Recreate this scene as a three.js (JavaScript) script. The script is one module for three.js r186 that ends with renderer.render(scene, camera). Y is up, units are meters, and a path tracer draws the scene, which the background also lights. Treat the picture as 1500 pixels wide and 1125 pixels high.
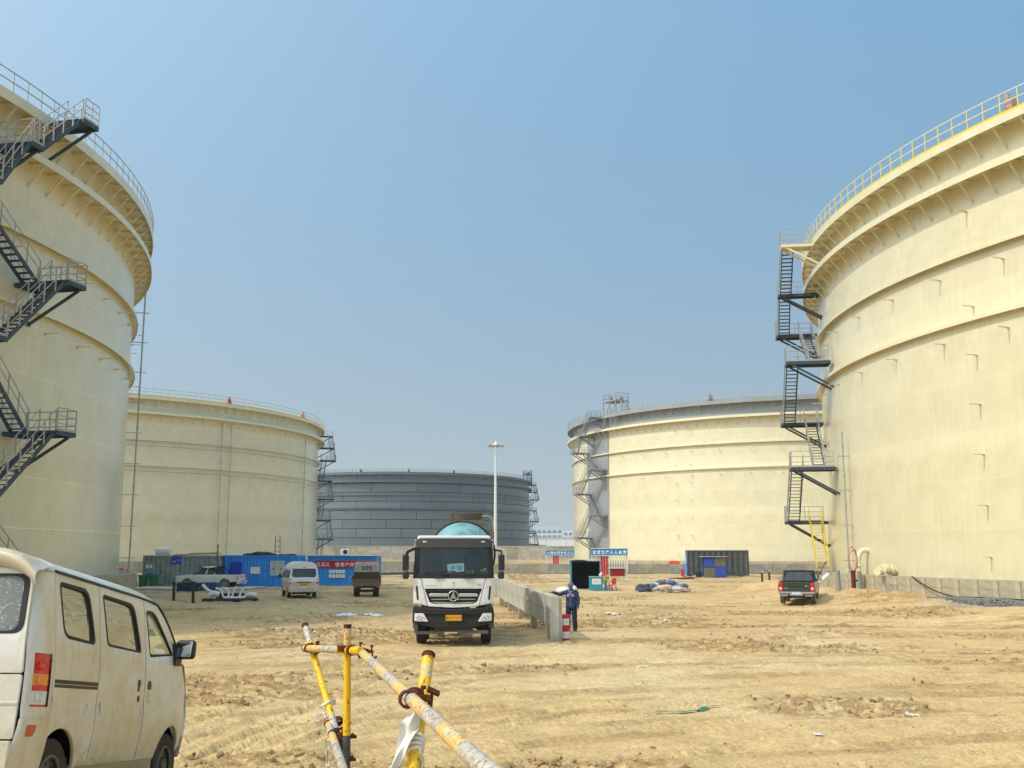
import * as THREE from 'three';
import { mergeGeometries, mergeVertices, toCreasedNormals } from 'three/addons/utils/BufferGeometryUtils.js';
import { RoundedBoxGeometry } from 'three/addons/geometries/RoundedBoxGeometry.js';
import { TessellateModifier } from 'three/addons/modifiers/TessellateModifier.js';
import { MarchingCubes } from 'three/addons/objects/MarchingCubes.js';

// ---------- camera ----------
const scene = new THREE.Scene();
const CAM_Y = 2.9, FOCAL = 1480, PITCH = Math.atan(244.8 / FOCAL);
const camera = new THREE.PerspectiveCamera(2 * Math.atan(562.5 / FOCAL) * 180 / Math.PI, 4 / 3, 0.1, 6000);
camera.position.set(0, CAM_Y, 0);
camera.rotation.set(PITCH, 0, 0);

// ---------- sky, sun, exposure ----------
const SUN = (() => { const az = [-0.905, -0.425], el = 47 * Math.PI / 180, l = Math.hypot(...az);   // right, forward
  return new THREE.Vector3(az[0] / l * Math.cos(el), Math.sin(el), -az[1] / l * Math.cos(el)); })();
const sRGB = (r, g, b) => [r, g, b].map((v) => { v /= 255; return v <= 0.04045 ? v / 12.92 : ((v + 0.055) / 1.055) ** 2.4; });
{
  const W = 512, H = 256, data = new Float32Array(W * H * 4);
  const hor = sRGB(176, 183, 180), mid = sRGB(82, 144, 188), zen = sRGB(82, 140, 184), aur = sRGB(255, 246, 232), veil = sRGB(244, 246, 238);
  const d = new THREE.Vector3();
  for (let j = 0; j < H; j++) for (let i = 0; i < W; i++) {
    const v = ((j + 0.5) / H - 0.5) * Math.PI, u = ((i + 0.5) / W - 0.5) * 2 * Math.PI;
    d.set(Math.cos(v) * Math.cos(u), Math.sin(v), Math.cos(v) * Math.sin(u));
    const el = Math.max(0, v), t1 = 1 - Math.exp(-el / 0.3), t2 = 1 - Math.exp(-el / 0.75);
    const cs = d.dot(SUN), broad = 1.4 * Math.exp((cs - 1) * 2.55), glow = 0.65 * Math.exp((cs - 1) * 7) + 1.8 * Math.exp((cs - 1) * 40);
    const k = (j * W + i) * 4;
    for (let c = 0; c < 3; c++) {
      let s = hor[c] + (mid[c] - hor[c]) * t1; s = s + (zen[c] - s) * t2 * 0.62;
      data[k + c] = 1.1 * (s + broad * veil[c] * (0.7 + 0.3 * t1) + glow * aur[c]);
    }
    data[k + 3] = 1;
  }
  const t = new THREE.DataTexture(data, W, H, THREE.RGBAFormat, THREE.FloatType);
  t.mapping = THREE.EquirectangularReflectionMapping; t.magFilter = THREE.LinearFilter; t.minFilter = THREE.LinearFilter; t.needsUpdate = true;
  scene.background = t; scene.environment = t;
  scene.fog = new THREE.FogExp2(new THREE.Color(0.52, 0.6, 0.66), 0.0003);
}
const sun = new THREE.DirectionalLight(new THREE.Color(1, 0.94, 0.84), 2.0);
sun.position.copy(SUN).multiplyScalar(400).add(new THREE.Vector3(0, 0, -100)); sun.target.position.set(0, 0, -100);
sun.castShadow = true; sun.shadow.radius = 1.6; sun.shadow.mapSize.set(4096, 4096);
Object.assign(sun.shadow.camera, { left: -220, right: 220, top: 260, bottom: -260, near: 1, far: 1000 });
scene.add(sun, sun.target);
const renderer = new THREE.WebGLRenderer({ antialias: true });
renderer.setSize(1024, 768); renderer.shadowMap.enabled = true; renderer.shadowMap.type = THREE.PCFSoftShadowMap;
renderer.toneMapping = THREE.LinearToneMapping; renderer.toneMappingExposure = 1.07;

// ---------- small tools ----------
let seedState = 12345;
const seed = (s) => { seedState = s | 0; };
const rnd = () => { seedState = (seedState + 0x6d2b79f5) | 0; let t = Math.imul(seedState ^ (seedState >>> 15), 1 | seedState); t = (t + Math.imul(t ^ (t >>> 7), 61 | t)) ^ t; return ((t ^ (t >>> 14)) >>> 0) / 4294967296; };
const rr = (a, b) => a + (b - a) * rnd();
const hash = (x, y) => { let h = Math.imul(x | 0, 374761393) + Math.imul(y | 0, 668265263); h = Math.imul(h ^ (h >>> 13), 1274126177); return ((h ^ (h >>> 16)) >>> 0) / 4294967296; };
const sm = (t) => t * t * (3 - 2 * t), clamp = (v, a = 0, b = 1) => Math.min(b, Math.max(a, v)), step = (a, b, v) => sm(clamp((v - a) / (b - a)));
function vn(x, y, px = 0) {   // value noise, optional period
  const xi = Math.floor(x), yi = Math.floor(y), fx = sm(x - xi), fy = sm(y - yi);
  const w = (a) => (px ? ((a % px) + px) % px : a);
  const a = hash(w(xi), w(yi)), b = hash(w(xi + 1), w(yi)), c = hash(w(xi), w(yi + 1)), d = hash(w(xi + 1), w(yi + 1));
  return a + (b - a) * fx + (c - a) * fy + (a - b - c + d) * fx * fy;
}
function fbm(x, y, o = 4, px = 0) { let s = 0, a = 0.5, n = 0; for (let i = 0; i < o; i++) { s += a * vn(x, y, px); n += a; a *= 0.5; x *= 2; y *= 2; px *= 2; } return s / n; }
function tex(w, h, fn, color = true, rep = [1, 1]) {
  const d = new Uint8Array(w * h * 4);
  for (let j = 0; j < h; j++) for (let i = 0; i < w; i++) { const c = fn(i / w, j / h, i, j), k = (j * w + i) * 4; d[k] = clamp(c[0], 0, 255); d[k + 1] = clamp(c[1], 0, 255); d[k + 2] = clamp(c[2], 0, 255); d[k + 3] = 255; }
  const t = new THREE.DataTexture(d, w, h); t.wrapS = t.wrapT = THREE.RepeatWrapping; t.magFilter = THREE.LinearFilter; t.minFilter = THREE.LinearMipmapLinearFilter; t.generateMipmaps = true;
  if (color) t.colorSpace = THREE.SRGBColorSpace; t.repeat.set(...rep); t.needsUpdate = true; return t;
}
function canvasTex(w, h, draw) { const c = document.createElement('canvas'); c.width = w; c.height = h; draw(c.getContext('2d'), w, h); const t = new THREE.CanvasTexture(c); t.colorSpace = THREE.SRGBColorSpace; return t; }
const lin = (r, g, b) => new THREE.Color().setRGB(r, g, b);
const std = (c, roughness = 0.8, metalness = 0, more = {}) => new THREE.MeshStandardMaterial({ color: Array.isArray(c) ? lin(...c) : c, roughness, metalness, ...more });
// geometry tools: everything becomes non-indexed position/normal/uv
function norm(g) { g = g.index ? g.toNonIndexed() : g; for (const n of Object.keys(g.attributes)) if (!['position', 'normal', 'uv'].includes(n)) g.deleteAttribute(n); if (!g.attributes.uv) g.setAttribute('uv', new THREE.BufferAttribute(new Float32Array(g.attributes.position.count * 2), 2)); if (!g.attributes.normal) g.computeVertexNormals(); g.morphAttributes = {}; return g; }
const merge = (list) => { list = list.flat(9).filter(Boolean).map(norm); return list.length === 1 ? list[0] : mergeGeometries(list, false); };
const M4 = new THREE.Matrix4(), Q = new THREE.Quaternion(), E3 = new THREE.Euler(), V = (x, y, z) => new THREE.Vector3(x, y, z);
const tr = (g, x = 0, y = 0, z = 0, rx = 0, ry = 0, rz = 0, s = 1) => { g.applyMatrix4(M4.compose(V(x, y, z), Q.setFromEuler(E3.set(rx, ry, rz)), V(s, s, s))); return g; };
const box = (w, h, d, x = 0, y = 0, z = 0, rx = 0, ry = 0, rz = 0) => tr(new THREE.BoxGeometry(w, h, d), x, y, z, rx, ry, rz);
const rbox = (w, h, d, r = 0.02, x = 0, y = 0, z = 0, rx = 0, ry = 0, rz = 0, seg = 2) => tr(new RoundedBoxGeometry(w, h, d, seg, Math.min(r, w / 2.01, h / 2.01, d / 2.01)), x, y, z, rx, ry, rz);
const cyl = (r1, r2, h, x = 0, y = 0, z = 0, rx = 0, ry = 0, rz = 0, n = 16, open = false) => tr(new THREE.CylinderGeometry(r1, r2, h, n, 1, open), x, y, z, rx, ry, rz);
const sph = (r, x = 0, y = 0, z = 0, sx = 1, sy = 1, sz = 1, n = 12) => { const g = new THREE.SphereGeometry(r, n, Math.max(6, n * 0.7 | 0)); g.scale(sx, sy, sz); return tr(g, x, y, z); };
const UPV = V(0, 1, 0);
function bar(a, b, w, d = w, n = 0) {   // box bar (n = 0) or round bar between two points
  const A = V(...a), B = V(...b), dir = B.clone().sub(A), L = dir.length();
  const g = n ? new THREE.CylinderGeometry(w, w, L, n) : new THREE.BoxGeometry(w, L, d);
  dir.normalize();
  if (n) Q.setFromUnitVectors(UPV, dir);
  else { let x = V(0, 1, 0).cross(dir); if (x.lengthSq() < 1e-6) x = V(1, 0, 0); x.normalize(); const z = x.clone().cross(dir); M4.makeBasis(x, dir, z); Q.setFromRotationMatrix(M4); }
  g.applyMatrix4(M4.compose(A.add(B).multiplyScalar(0.5), Q, V(1, 1, 1))); return g;
}
const tube = (pts, r, n = 8, seg = 0, closed = false) => new THREE.TubeGeometry(new THREE.CatmullRomCurve3(pts.map((p) => V(...p)), closed), seg || pts.length * 6, r, n, closed);
function poly(pts, holes = []) { const s = new THREE.Shape(pts.map((p) => new THREE.Vector2(...p))); for (const h of holes) s.holes.push(new THREE.Path(h.map((p) => new THREE.Vector2(...p)))); return s; }
function roundPoly(pts, r, n = 5) {   // polygon with rounded corners; r is a number or a list
  const out = [], N = pts.length;
  for (let i = 0; i < N; i++) {
    const p = pts[i], a = pts[(i + N - 1) % N], b = pts[(i + 1) % N], R = Array.isArray(r) ? r[i] : r;
    if (!R) { out.push(p); continue; }
    const da = [a[0] - p[0], a[1] - p[1]], db = [b[0] - p[0], b[1] - p[1]], la = Math.hypot(...da), lb = Math.hypot(...db), k = Math.min(R, la * 0.48, lb * 0.48);
    const p0 = [p[0] + da[0] / la * k, p[1] + da[1] / la * k], p1 = [p[0] + db[0] / lb * k, p[1] + db[1] / lb * k];
    for (let j = 0; j <= n; j++) { const t = j / n, u = 1 - t; out.push([u * u * p0[0] + 2 * u * t * p[0] + t * t * p1[0], u * u * p0[1] + 2 * u * t * p[1] + t * t * p1[1]]); }
  }
  return out;
}
const extr = (pts, depth, bevel = 0, holes = []) => new THREE.ExtrudeGeometry(poly(pts, holes), { depth, bevelEnabled: bevel > 0, bevelThickness: bevel, bevelSize: bevel, bevelOffset: -bevel, bevelSegments: 2, steps: 1, curveSegments: 8 });
function smooth(g, angle = 0.6) { g = norm(g); g.deleteAttribute('normal'); const uv = g.attributes.uv; g.deleteAttribute('uv'); g = mergeVertices(g, 1e-4); g.computeVertexNormals(); g = toCreasedNormals(g, angle); g.setAttribute('uv', new THREE.BufferAttribute(new Float32Array(g.attributes.position.count * 2), 2)); planarUv(g); return g; }
function planarUv(g, s = 1) { const p = g.attributes.position, n = g.attributes.normal, uv = g.attributes.uv; for (let i = 0; i < p.count; i++) { const ax = Math.abs(n.getX(i)), ay = Math.abs(n.getY(i)), az = Math.abs(n.getZ(i)); if (ay >= ax && ay >= az) uv.setXY(i, p.getX(i) * s, p.getZ(i) * s); else if (ax >= az) uv.setXY(i, p.getZ(i) * s, p.getY(i) * s); else uv.setXY(i, p.getX(i) * s, p.getY(i) * s); } return g; }
const uvm = (g, s = 1) => planarUv(norm(g), s);
// a sheet-metal panel: outline with holes, given thickness, subdivided and bent by fn(x, y) -> depth
function panel(pts, holes, thick, fn, max = 0.08, bevel = 0.004) {
  let g = norm(extr(pts, thick, bevel, holes)); g = new TessellateModifier(max, 7).modify(g); g = norm(g);
  const p = g.attributes.position; for (let i = 0; i < p.count; i++) { const x = p.getX(i), y = p.getY(i), q = fn(x, y); if (Array.isArray(q)) p.setXYZ(i, q[0], q[1], p.getZ(i) + q[2]); else p.setZ(i, p.getZ(i) + q); }
  return smooth(g, 0.5);
}
// ---------- naming and adding ----------
const taken = new Map();
const numbered = (n) => { const k = taken.get(n) || 0; taken.set(n, k + 1); return k ? n + '_' + String(k).padStart(3, '0') : n; };
function mesh(parent, name, g, m, label) { g = Array.isArray(g) ? merge(g) : g; const o = new THREE.Mesh(g, m); o.name = name; o.castShadow = o.receiveShadow = true; if (label) o.userData.label = label; parent.add(o); return o; }
function thing(name, label, category, [x, y, z] = [0, 0, 0], ry = 0, group) { const o = new THREE.Group(); o.name = numbered(name); o.position.set(x, y, z); o.rotation.y = ry; o.userData = { label, category }; if (group) o.userData.group = group; scene.add(o); return o; }
function solo(name, label, category, g, m, group) { const o = mesh(scene, numbered(name), g, m); o.userData = { label, category }; if (group) o.userData.group = group; return o; }
function struct(name, g, m) { const o = mesh(scene, numbered(name), g, m); o.userData.kind = 'structure'; return o; }
const sub = (parent, name, g, m) => mesh(parent, name, g, m);
// ---------- shared materials ----------
const grainTex = tex(512, 512, (u, v) => { const n = fbm(u * 64, v * 64, 4, 64), m = fbm(u * 9 + 3, v * 9, 3, 9), g = hash(u * 512, v * 512); const k = 230 + (n - 0.5) * 70 + (m - 0.5) * 30 + (g - 0.5) * 26; return [k, k * 0.985, k * 0.96]; });
const grainBump = tex(512, 512, (u, v) => { const k = 255 * (0.55 * fbm(u * 48, v * 48, 4, 48) + 0.45 * fbm(u * 130, v * 130, 2, 130)); return [k, k, k]; }, false);
const concTex = tex(512, 512, (u, v) => { const n = fbm(u * 6, v * 6, 5, 6), s = fbm(u * 40, v * 3, 3, 40), g = hash(u * 512, v * 512); const k = 214 + (n - 0.5) * 60 + (s - 0.5) * 30 + (g - 0.5) * 14; return [k, k * 0.99, k * 0.965]; });
const paintTex = tex(512, 512, (u, v) => { const n = fbm(u * 5, v * 5, 4, 5), s = fbm(u * 70, v * 2, 3, 70); const k = 240 + (n - 0.5) * 22 + (s - 0.5) * 12; return [k, k - 0.5, k - 3 + (n - 0.5) * 6]; });
const paintBump = tex(256, 256, (u, v) => { const k = 255 * fbm(u * 5, v * 5, 3, 5); return [k, k, k]; }, false);
const dirtTex = tex(512, 512, (u, v) => { const n = fbm(u * 7, v * 7, 5, 7), s = step(0.5, 0.72, fbm(u * 16 + 5, v * 16, 4, 16)); const k = 232 + (n - 0.5) * 50; return [k - s * 22, k - s * 30, k - s * 52]; });
const softDirt = tex(512, 512, (u, v) => { const n = fbm(u * 7, v * 7, 5, 7), s = step(0.5, 0.72, fbm(u * 16 + 5, v * 16, 4, 16)); const k = 243 + (n - 0.5) * 18; return [k - s * 7, k - s * 9, k - s * 15]; });
const rustTex = tex(256, 256, (u, v) => { const n = fbm(u * 10, v * 10, 5, 10), m = fbm(u * 40, v * 40, 3, 40); return [150 + n * 80 + (m - 0.5) * 60, 90 + n * 50 + (m - 0.5) * 40, 62 + n * 30]; });
const MT = {
  conc: std([0.56, 0.51, 0.42], 0.92, 0, { map: concTex, bumpMap: grainBump, bumpScale: 0.006 }),
  concLight: std([0.74, 0.705, 0.62], 0.9, 0, { map: concTex, bumpMap: grainBump, bumpScale: 0.004 }),
  concGrey: std([0.5, 0.49, 0.46], 0.92, 0, { map: concTex, bumpMap: grainBump, bumpScale: 0.006 }),
  black: std([0.012, 0.012, 0.013], 0.5), rubber: std([0.022, 0.021, 0.02], 0.85, 0, { map: dirtTex }), dustRubber: std([0.17, 0.145, 0.105], 0.95, 0, { map: dirtTex }),
  blackPlastic: std([0.016, 0.016, 0.017], 0.45), dustBlack: std([0.026, 0.023, 0.02], 0.8, 0, { map: dirtTex }),
  steelDark: std([0.05, 0.068, 0.085], 0.55, 0.2), steelGrey: std([0.26, 0.28, 0.3], 0.5, 0.2), railGrey: std([0.4, 0.4, 0.38], 0.5, 0.3), galv: std([0.5, 0.5, 0.5], 0.4, 0.7),
  yellow: std([0.75, 0.53, 0.035], 0.5), rust: std([0.27, 0.18, 0.15], 0.95, 0.1, { map: rustTex, bumpMap: grainBump, bumpScale: 0.002 }),
  white: std([0.78, 0.78, 0.76], 0.5), red: std([0.5, 0.025, 0.02], 0.45), blue: std([0.02, 0.13, 0.48], 0.5), green: std([0.015, 0.16, 0.05], 0.55), teal: std([0.04, 0.33, 0.42], 0.5),
  chrome: std([0.75, 0.75, 0.76], 0.15, 1), steel: std([0.45, 0.45, 0.46], 0.35, 0.8), orange: std([0.8, 0.1, 0.02], 0.6),
};
// ---------- ground ----------
const tracks = [];
{
  seed(77);
  const bez = (a, b, c, n = 46) => Array.from({ length: n + 1 }, (_, i) => { const t = i / n, u = 1 - t; return [u * u * a[0] + 2 * u * t * b[0] + t * t * c[0], u * u * a[1] + 2 * u * t * b[1] + t * t * c[1]]; });
  const spec = [[[-5.4, 13], [-4.6, 21], [-2.6, 31]], [[-4.9, 12.5], [-3.4, 20], [1.5, 33]], [[-4.4, 12], [-2, 19], [11, 31]], [[-4.2, 12], [-1, 18], [16, 27]], [[-3.8, 11.5], [0, 17], [19, 24]], [[-3.2, 11], [2, 15.5], [20, 20]],
    [[-6.5, 15], [-6, 24], [-5.2, 36]], [[-2, 12.6], [6, 16.5], [22, 17.5]], [[14.8, 54], [13, 38], [3, 26]], [[16.2, 53], [15.5, 36], [22, 26]], [[9, 60], [8, 44], [-1, 30]], [[-1, 36], [6, 30], [24, 31]], [[-4, 30], [6, 24], [24, 25.5]], [[18, 75], [20, 50], [30, 36]], [[2.6, 42], [6, 52], [14, 66]],
    [[-13.5, 62], [-12, 48], [-8, 38]], [[-10, 64], [-9, 50], [-6, 41]], [[-22, 50], [-14, 47], [-5, 50]], [[-20, 66], [-12, 56], [-4, 60]], [[-2, 44], [-3, 60], [-6, 76]]];
  for (const [a, b, c] of spec) for (let k = 0; k < 2; k++) {
    const j = () => [rr(-0.5, 0.5), rr(-0.5, 0.5)], J = [j(), j(), j()], pts = bez(...[a, b, c].map((p, i) => [p[0] + J[i][0] * (k ? 1.6 : 0.3), p[1] + J[i][1] * (k ? 1.6 : 0.3)]));
    tracks.push({ pts, w: rr(0.1, 0.17), d: rr(0.03, 0.06) * (Math.abs(c[0] - a[0]) > Math.abs(c[1] - a[1]) ? 0.6 : 0.85), half: rr(0.68, 0.95), lug: rr(0.1, 0.2), s: rnd() * 100 });
  }
}
const cellMap = new Map();
for (const t of tracks) for (const side of [-1, 1]) {
  let acc = 0;
  for (let i = 0; i + 1 < t.pts.length; i++) {
    const [ax, ay] = t.pts[i], [bx, by] = t.pts[i + 1], L = Math.hypot(bx - ax, by - ay), nx = -(by - ay) / L * t.half * side, ny = (bx - ax) / L * t.half * side;
    const s = [ax + nx, ay + ny, bx + nx, by + ny, L, acc, t]; acc += L;
    for (let gx = Math.floor(Math.min(s[0], s[2]) - 0.5); gx <= Math.max(s[0], s[2]) + 0.5; gx++) for (let gy = Math.floor(Math.min(s[1], s[3]) - 0.5); gy <= Math.max(s[1], s[3]) + 0.5; gy++) { const k = gx * 4096 + gy; if (!cellMap.has(k)) cellMap.set(k, []); cellMap.get(k).push(s); }
  }
}
function trackAt(x, y) {   // rut depth below the ground, and how strongly marked
  const list = cellMap.get(Math.floor(x) * 4096 + Math.floor(y)); if (!list) return 0;
  let h = 0;
  for (const [ax, ay, bx, by, L, acc, t] of list) {
    const u = clamp(((x - ax) * (bx - ax) + (y - ay) * (by - ay)) / (L * L)), d = Math.hypot(x - ax - u * (bx - ax), y - ay - u * (by - ay)), w = t.w;
    if (d > w * 2.4) continue;
    const s = acc + u * L, keep = step(0.3, 0.5, fbm(s * 0.16 + t.s, t.s, 2));
    const v = d < w ? -t.d * (1 - 0.35 * (d / w) ** 2) + 0.003 * (Math.sin(s / t.lug * 6.28) > 0 ? 1 : -0.3) : t.d * 0.75 * Math.exp(-(((d - w * 1.25) / (w * 0.45)) ** 2));
    const e = v * keep; if (Math.abs(e) > Math.abs(h)) h = e;
  }
  return h;
}
const TANKB = [61.77, 64.01];
const mounds = [[18.2, 72, 3.2, 2.2, 0.55], [19.8, 68, 2.2, 1.4, 0.35], [19.6, 58.5, 2.2, 1.8, 0.4], [20.6, 55.2, 1.8, 1.6, 0.38], [21.3, 51.5, 1.5, 1.6, 0.25], [24.2, 45, 1.5, 1.5, 0.3], [5.2, 50, 2.6, 2.2, 0.22], [3.4, 55, 2, 2.2, 0.2], [8, 62, 3, 3, 0.18], [7.5, 100, 5, 5, 0.2], [-1, 110, 6, 6, 0.5], [-6.9, 45, 2.2, 0.7, 0.16], [-9.2, 44, 1.5, 0.6, 0.22], [11, 36, 3, 0.9, 0.14], [-20, 56, 3, 2, 0.35], [-11, 52, 4, 1.6, 0.14], [4, 25.5, 2, 0.6, 0.09], [22, 113, 9, 6, 0.28]];
function rough(x, y) {   // 0..1: churned, cloddy soil
  let r = step(0.5, 0.62, fbm(x * 0.16 + 11, y * 0.34 + 4, 4)) * 0.9;
  r = Math.max(r, 0.95 * step(8.2, 6.8, y) * Math.exp(-(((x + 0.1) / 1.7) ** 2)));
  r = Math.max(r, 0.85 * Math.exp(-(((x - 2.3) / 1.5) ** 2) - (((y - 12.8) / 1.2) ** 2)), 0.8 * Math.exp(-(((x - 0.6) / 1.0) ** 2) - (((y - 14.2) / 0.9) ** 2)));
  r = Math.max(r, 0.7 * Math.exp(-(((x - 7) / 3) ** 2) - (((y - 47) / 7) ** 2)), 0.9 * Math.exp(-(((x - 11) / 3.2) ** 2) - (((y - 36.5) / 1.4) ** 2)), 0.85 * Math.exp(-(((x - 20) / 2.6) ** 2) - (((y - 55) / 4) ** 2)), 0.6 * Math.exp(-(((x + 10) / 6) ** 2) - (((y - 45) / 2.2) ** 2)));
  return r;
}
function H0(x, y) {
  const q = y - 4.8, ramp = 1.48 - 0.157 * (q + Math.sqrt(q * q + 0.6)) / 2;
  let h = (ramp + Math.sqrt(ramp * ramp + 0.02)) / 2 - 0.03;
  h += 0.36 * Math.exp(-(((x + 0.25) / 1.55) ** 2)) * step(8.3, 6.7, y) * step(2.5, 4.5, y);
  h += step(148, 225, y);
  h += 0.42 * step(50, 42.5, Math.hypot(x - TANKB[0], y - TANKB[1]));
  for (const [mx, my, sx, sy, mh] of mounds) { const e = ((x - mx) / sx) ** 2 + ((y - my) / sy) ** 2; if (e < 7) h += mh * Math.exp(-e) * (0.7 + 0.6 * fbm(x * 1.3, y * 1.3, 3)); }
  return h + (fbm(x * 0.22, y * 0.22, 3) - 0.5) * 0.1 * step(9, 16, y);
}
function streak(x, y) {   // drifted sand combed along the curves that the lorries drive
  const near = step(46, 30, y), r = Math.hypot(x - 14, y + 7), a = Math.atan2(x - 14, y + 7), s1 = 0.6 * fbm(r * 2.2, a * 4 + 3, 3) + 0.4 * fbm(r * 6.5, a * 7, 2), r2 = Math.hypot(x + 30, y - 150), s2 = fbm(r2 * 1.3, Math.atan2(x + 30, y - 150) * 26, 3);
  return near * (s1 - 0.5) + (1 - near) * (s2 - 0.5);
}
function dash(x, y) {   // thin broken edges of old tyre marks
  const r = Math.hypot(x - 14, y + 7), a = Math.atan2(x - 14, y + 7), p = Math.hypot(x - 60, y + 90), b = Math.atan2(x - 60, y + 90), m = step(0.44, 0.6, fbm(x * 0.35 + 7, y * 0.35, 3));
  return Math.max(step(0.62, 0.74, fbm(r * 5.5, a * 22, 3)), step(0.62, 0.74, fbm(p * 4.2 + 5, b * 90, 3))) * m;
}
function HD(x, y) {   // with ruts and clods
  const r = rough(x, y), t = trackAt(x, y);
  const k = y > 9 ? streak(x, y) - 0.3 * dash(x, y) : 0;
  return [H0(x, y) + k * 0.14 + t * (1 - 0.6 * r) + (fbm(x * 1.1, y * 1.1, 3) - 0.5) * (0.02 + 0.06 * r) + (fbm(x * 5.2 + 9, y * 5.2, 3) - 0.5) * (0.014 + 0.2 * r) + (fbm(x * 15, y * 15, 2) - 0.5) * (0.009 + 0.08 * r), r, t, k];
}
const gy = (x, y) => H0(x, y);            // ground height at x to the right, y forward
{
  const rows = []; for (let y = -400; y < -4; y += 44) rows.push(y); for (let y = -4; y < 3; y += 0.35) rows.push(y);
  for (let y = 3; y < 420; y *= y < 60 ? 1.0052 : 1.012) rows.push(y); for (let y = 430; y < 4500; y *= 1.25) rows.push(y);
  const NC = 460, cols = []; for (let i = 0; i <= NC; i++) cols.push(i / NC * 2 - 1);
  const outer = [1.15, 1.5, 2.2, 4, 9];
  const us = [...outer.map((v) => -v).reverse(), ...cols, ...outer], nx = us.length, ny = rows.length;
  const pos = new Float32Array(nx * ny * 3), col = new Float32Array(nx * ny * 3), uv = new Float32Array(nx * ny * 2);
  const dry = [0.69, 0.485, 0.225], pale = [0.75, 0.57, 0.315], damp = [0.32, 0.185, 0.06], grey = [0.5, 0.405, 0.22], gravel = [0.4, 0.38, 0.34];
  for (let j = 0; j < ny; j++) for (let i = 0; i < nx; i++) {
    const y = rows[j], x = us[i] * (0.58 * Math.max(4, y) + 3), k = j * nx + i, far = y > 420 || y < -4;
    const [h, r, t, sk] = far ? [H0(x, y), 0, 0, 0] : HD(x, y);
    pos.set([x, h, -y], k * 3); uv.set([x / 2.6, y / 2.6], k * 2);
    const a = fbm(x * 0.3, y * 0.3, 4), b = fbm(x * 2.3, y * 2.3, 3), c = fbm(x * 7 + 3, y * 7, 3);
    const ra = Math.hypot(x - 13, y + 9), soil = far || y < 9 ? 0 : step(0.54, 0.68, fbm(ra * 1.7 + 40, Math.atan2(x - 13, y + 9) * 9 + 20, 4));   // browner soil dragged out in bands
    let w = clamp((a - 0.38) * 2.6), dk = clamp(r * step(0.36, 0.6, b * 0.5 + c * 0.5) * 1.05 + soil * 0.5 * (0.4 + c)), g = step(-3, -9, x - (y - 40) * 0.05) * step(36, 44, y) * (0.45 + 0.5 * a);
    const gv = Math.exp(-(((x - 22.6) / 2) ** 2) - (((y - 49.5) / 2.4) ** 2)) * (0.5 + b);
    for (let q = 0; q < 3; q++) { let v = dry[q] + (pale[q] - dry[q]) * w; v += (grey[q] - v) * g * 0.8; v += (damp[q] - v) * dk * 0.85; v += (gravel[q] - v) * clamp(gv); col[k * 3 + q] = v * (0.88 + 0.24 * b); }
  }
  const idx = []; for (let j = 0; j + 1 < ny; j++) for (let i = 0; i + 1 < nx; i++) { const a = j * nx + i; idx.push(a, a + 1, a + nx, a + 1, a + nx + 1, a + nx); }
  const g = new THREE.BufferGeometry(); g.setAttribute('position', new THREE.BufferAttribute(pos, 3)); g.setAttribute('color', new THREE.BufferAttribute(col, 3)); g.setAttribute('uv', new THREE.BufferAttribute(uv, 2)); g.setIndex(idx); g.computeVertexNormals();
  struct('ground', g, new THREE.MeshStandardMaterial({ vertexColors: true, map: grainTex, bumpMap: grainBump, bumpScale: 0.02, roughness: 1 }));
}
// loose clods and crumbs of soil, uncountable
{
  seed(5);
  const base = new THREE.IcosahedronGeometry(1, 1), p = base.attributes.position; for (let i = 0; i < p.count; i++) { const v = V(p.getX(i), p.getY(i), p.getZ(i)), k = 0.72 + 0.5 * vn(v.x * 2.3 + 9, v.y * 2.3 + v.z * 3.1); p.setXYZ(i, v.x * k, v.y * k * 0.72, v.z * k); } base.computeVertexNormals();
  const list = [];
  const put = (x, y, s, c) => list.push([x, y, s, c]);
  for (let i = 0; i < 2600; i++) { const x = rr(-1.9, 1.9), y = rr(4.4, 8.4); if (rnd() < rough(x, y)) put(x, y, 0.012 + 0.035 * rnd() ** 3, rnd()); }
  for (let i = 0; i < 42000; i++) { const y = 11 + 75 * rnd() ** 1.4, x = rr(-0.56, 0.56) * y; if (rnd() < rough(x, y) ** 1.6) put(x, y, 0.014 + 0.06 * rnd() ** 4, rnd()); }
  for (let i = 0; i < 900; i++) { const y = 11 + 60 * rnd() ** 1.5, x = rr(-0.56, 0.56) * y; put(x, y, 0.012 + 0.03 * rnd() ** 3, rnd()); }
  const im = new THREE.InstancedMesh(base, std([1, 1, 1], 1, 0, { map: grainTex }), list.length), o = new THREE.Object3D(), cc = new THREE.Color();
  list.forEach(([x, y, s, c], i) => { o.position.set(x, HD(x, y)[0] + s * 0.15, -y); o.rotation.set(rnd() * 6, rnd() * 6, rnd() * 6); o.scale.set(s * rr(0.8, 1.5), s * rr(0.7, 1.1), s * rr(0.8, 1.4)); o.updateMatrix(); im.setMatrixAt(i, o.matrix); const k = 0.55 + 0.5 * c; im.setColorAt(i, cc.setRGB(0.6 * k, 0.43 * k, 0.22 * k)); });
  im.name = 'soil_clods'; im.castShadow = im.receiveShadow = true; im.userData = { label: 'crumbled clods of dry sandy soil scattered over the churned ground', category: 'soil', kind: 'stuff' }; scene.add(im);
}
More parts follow.
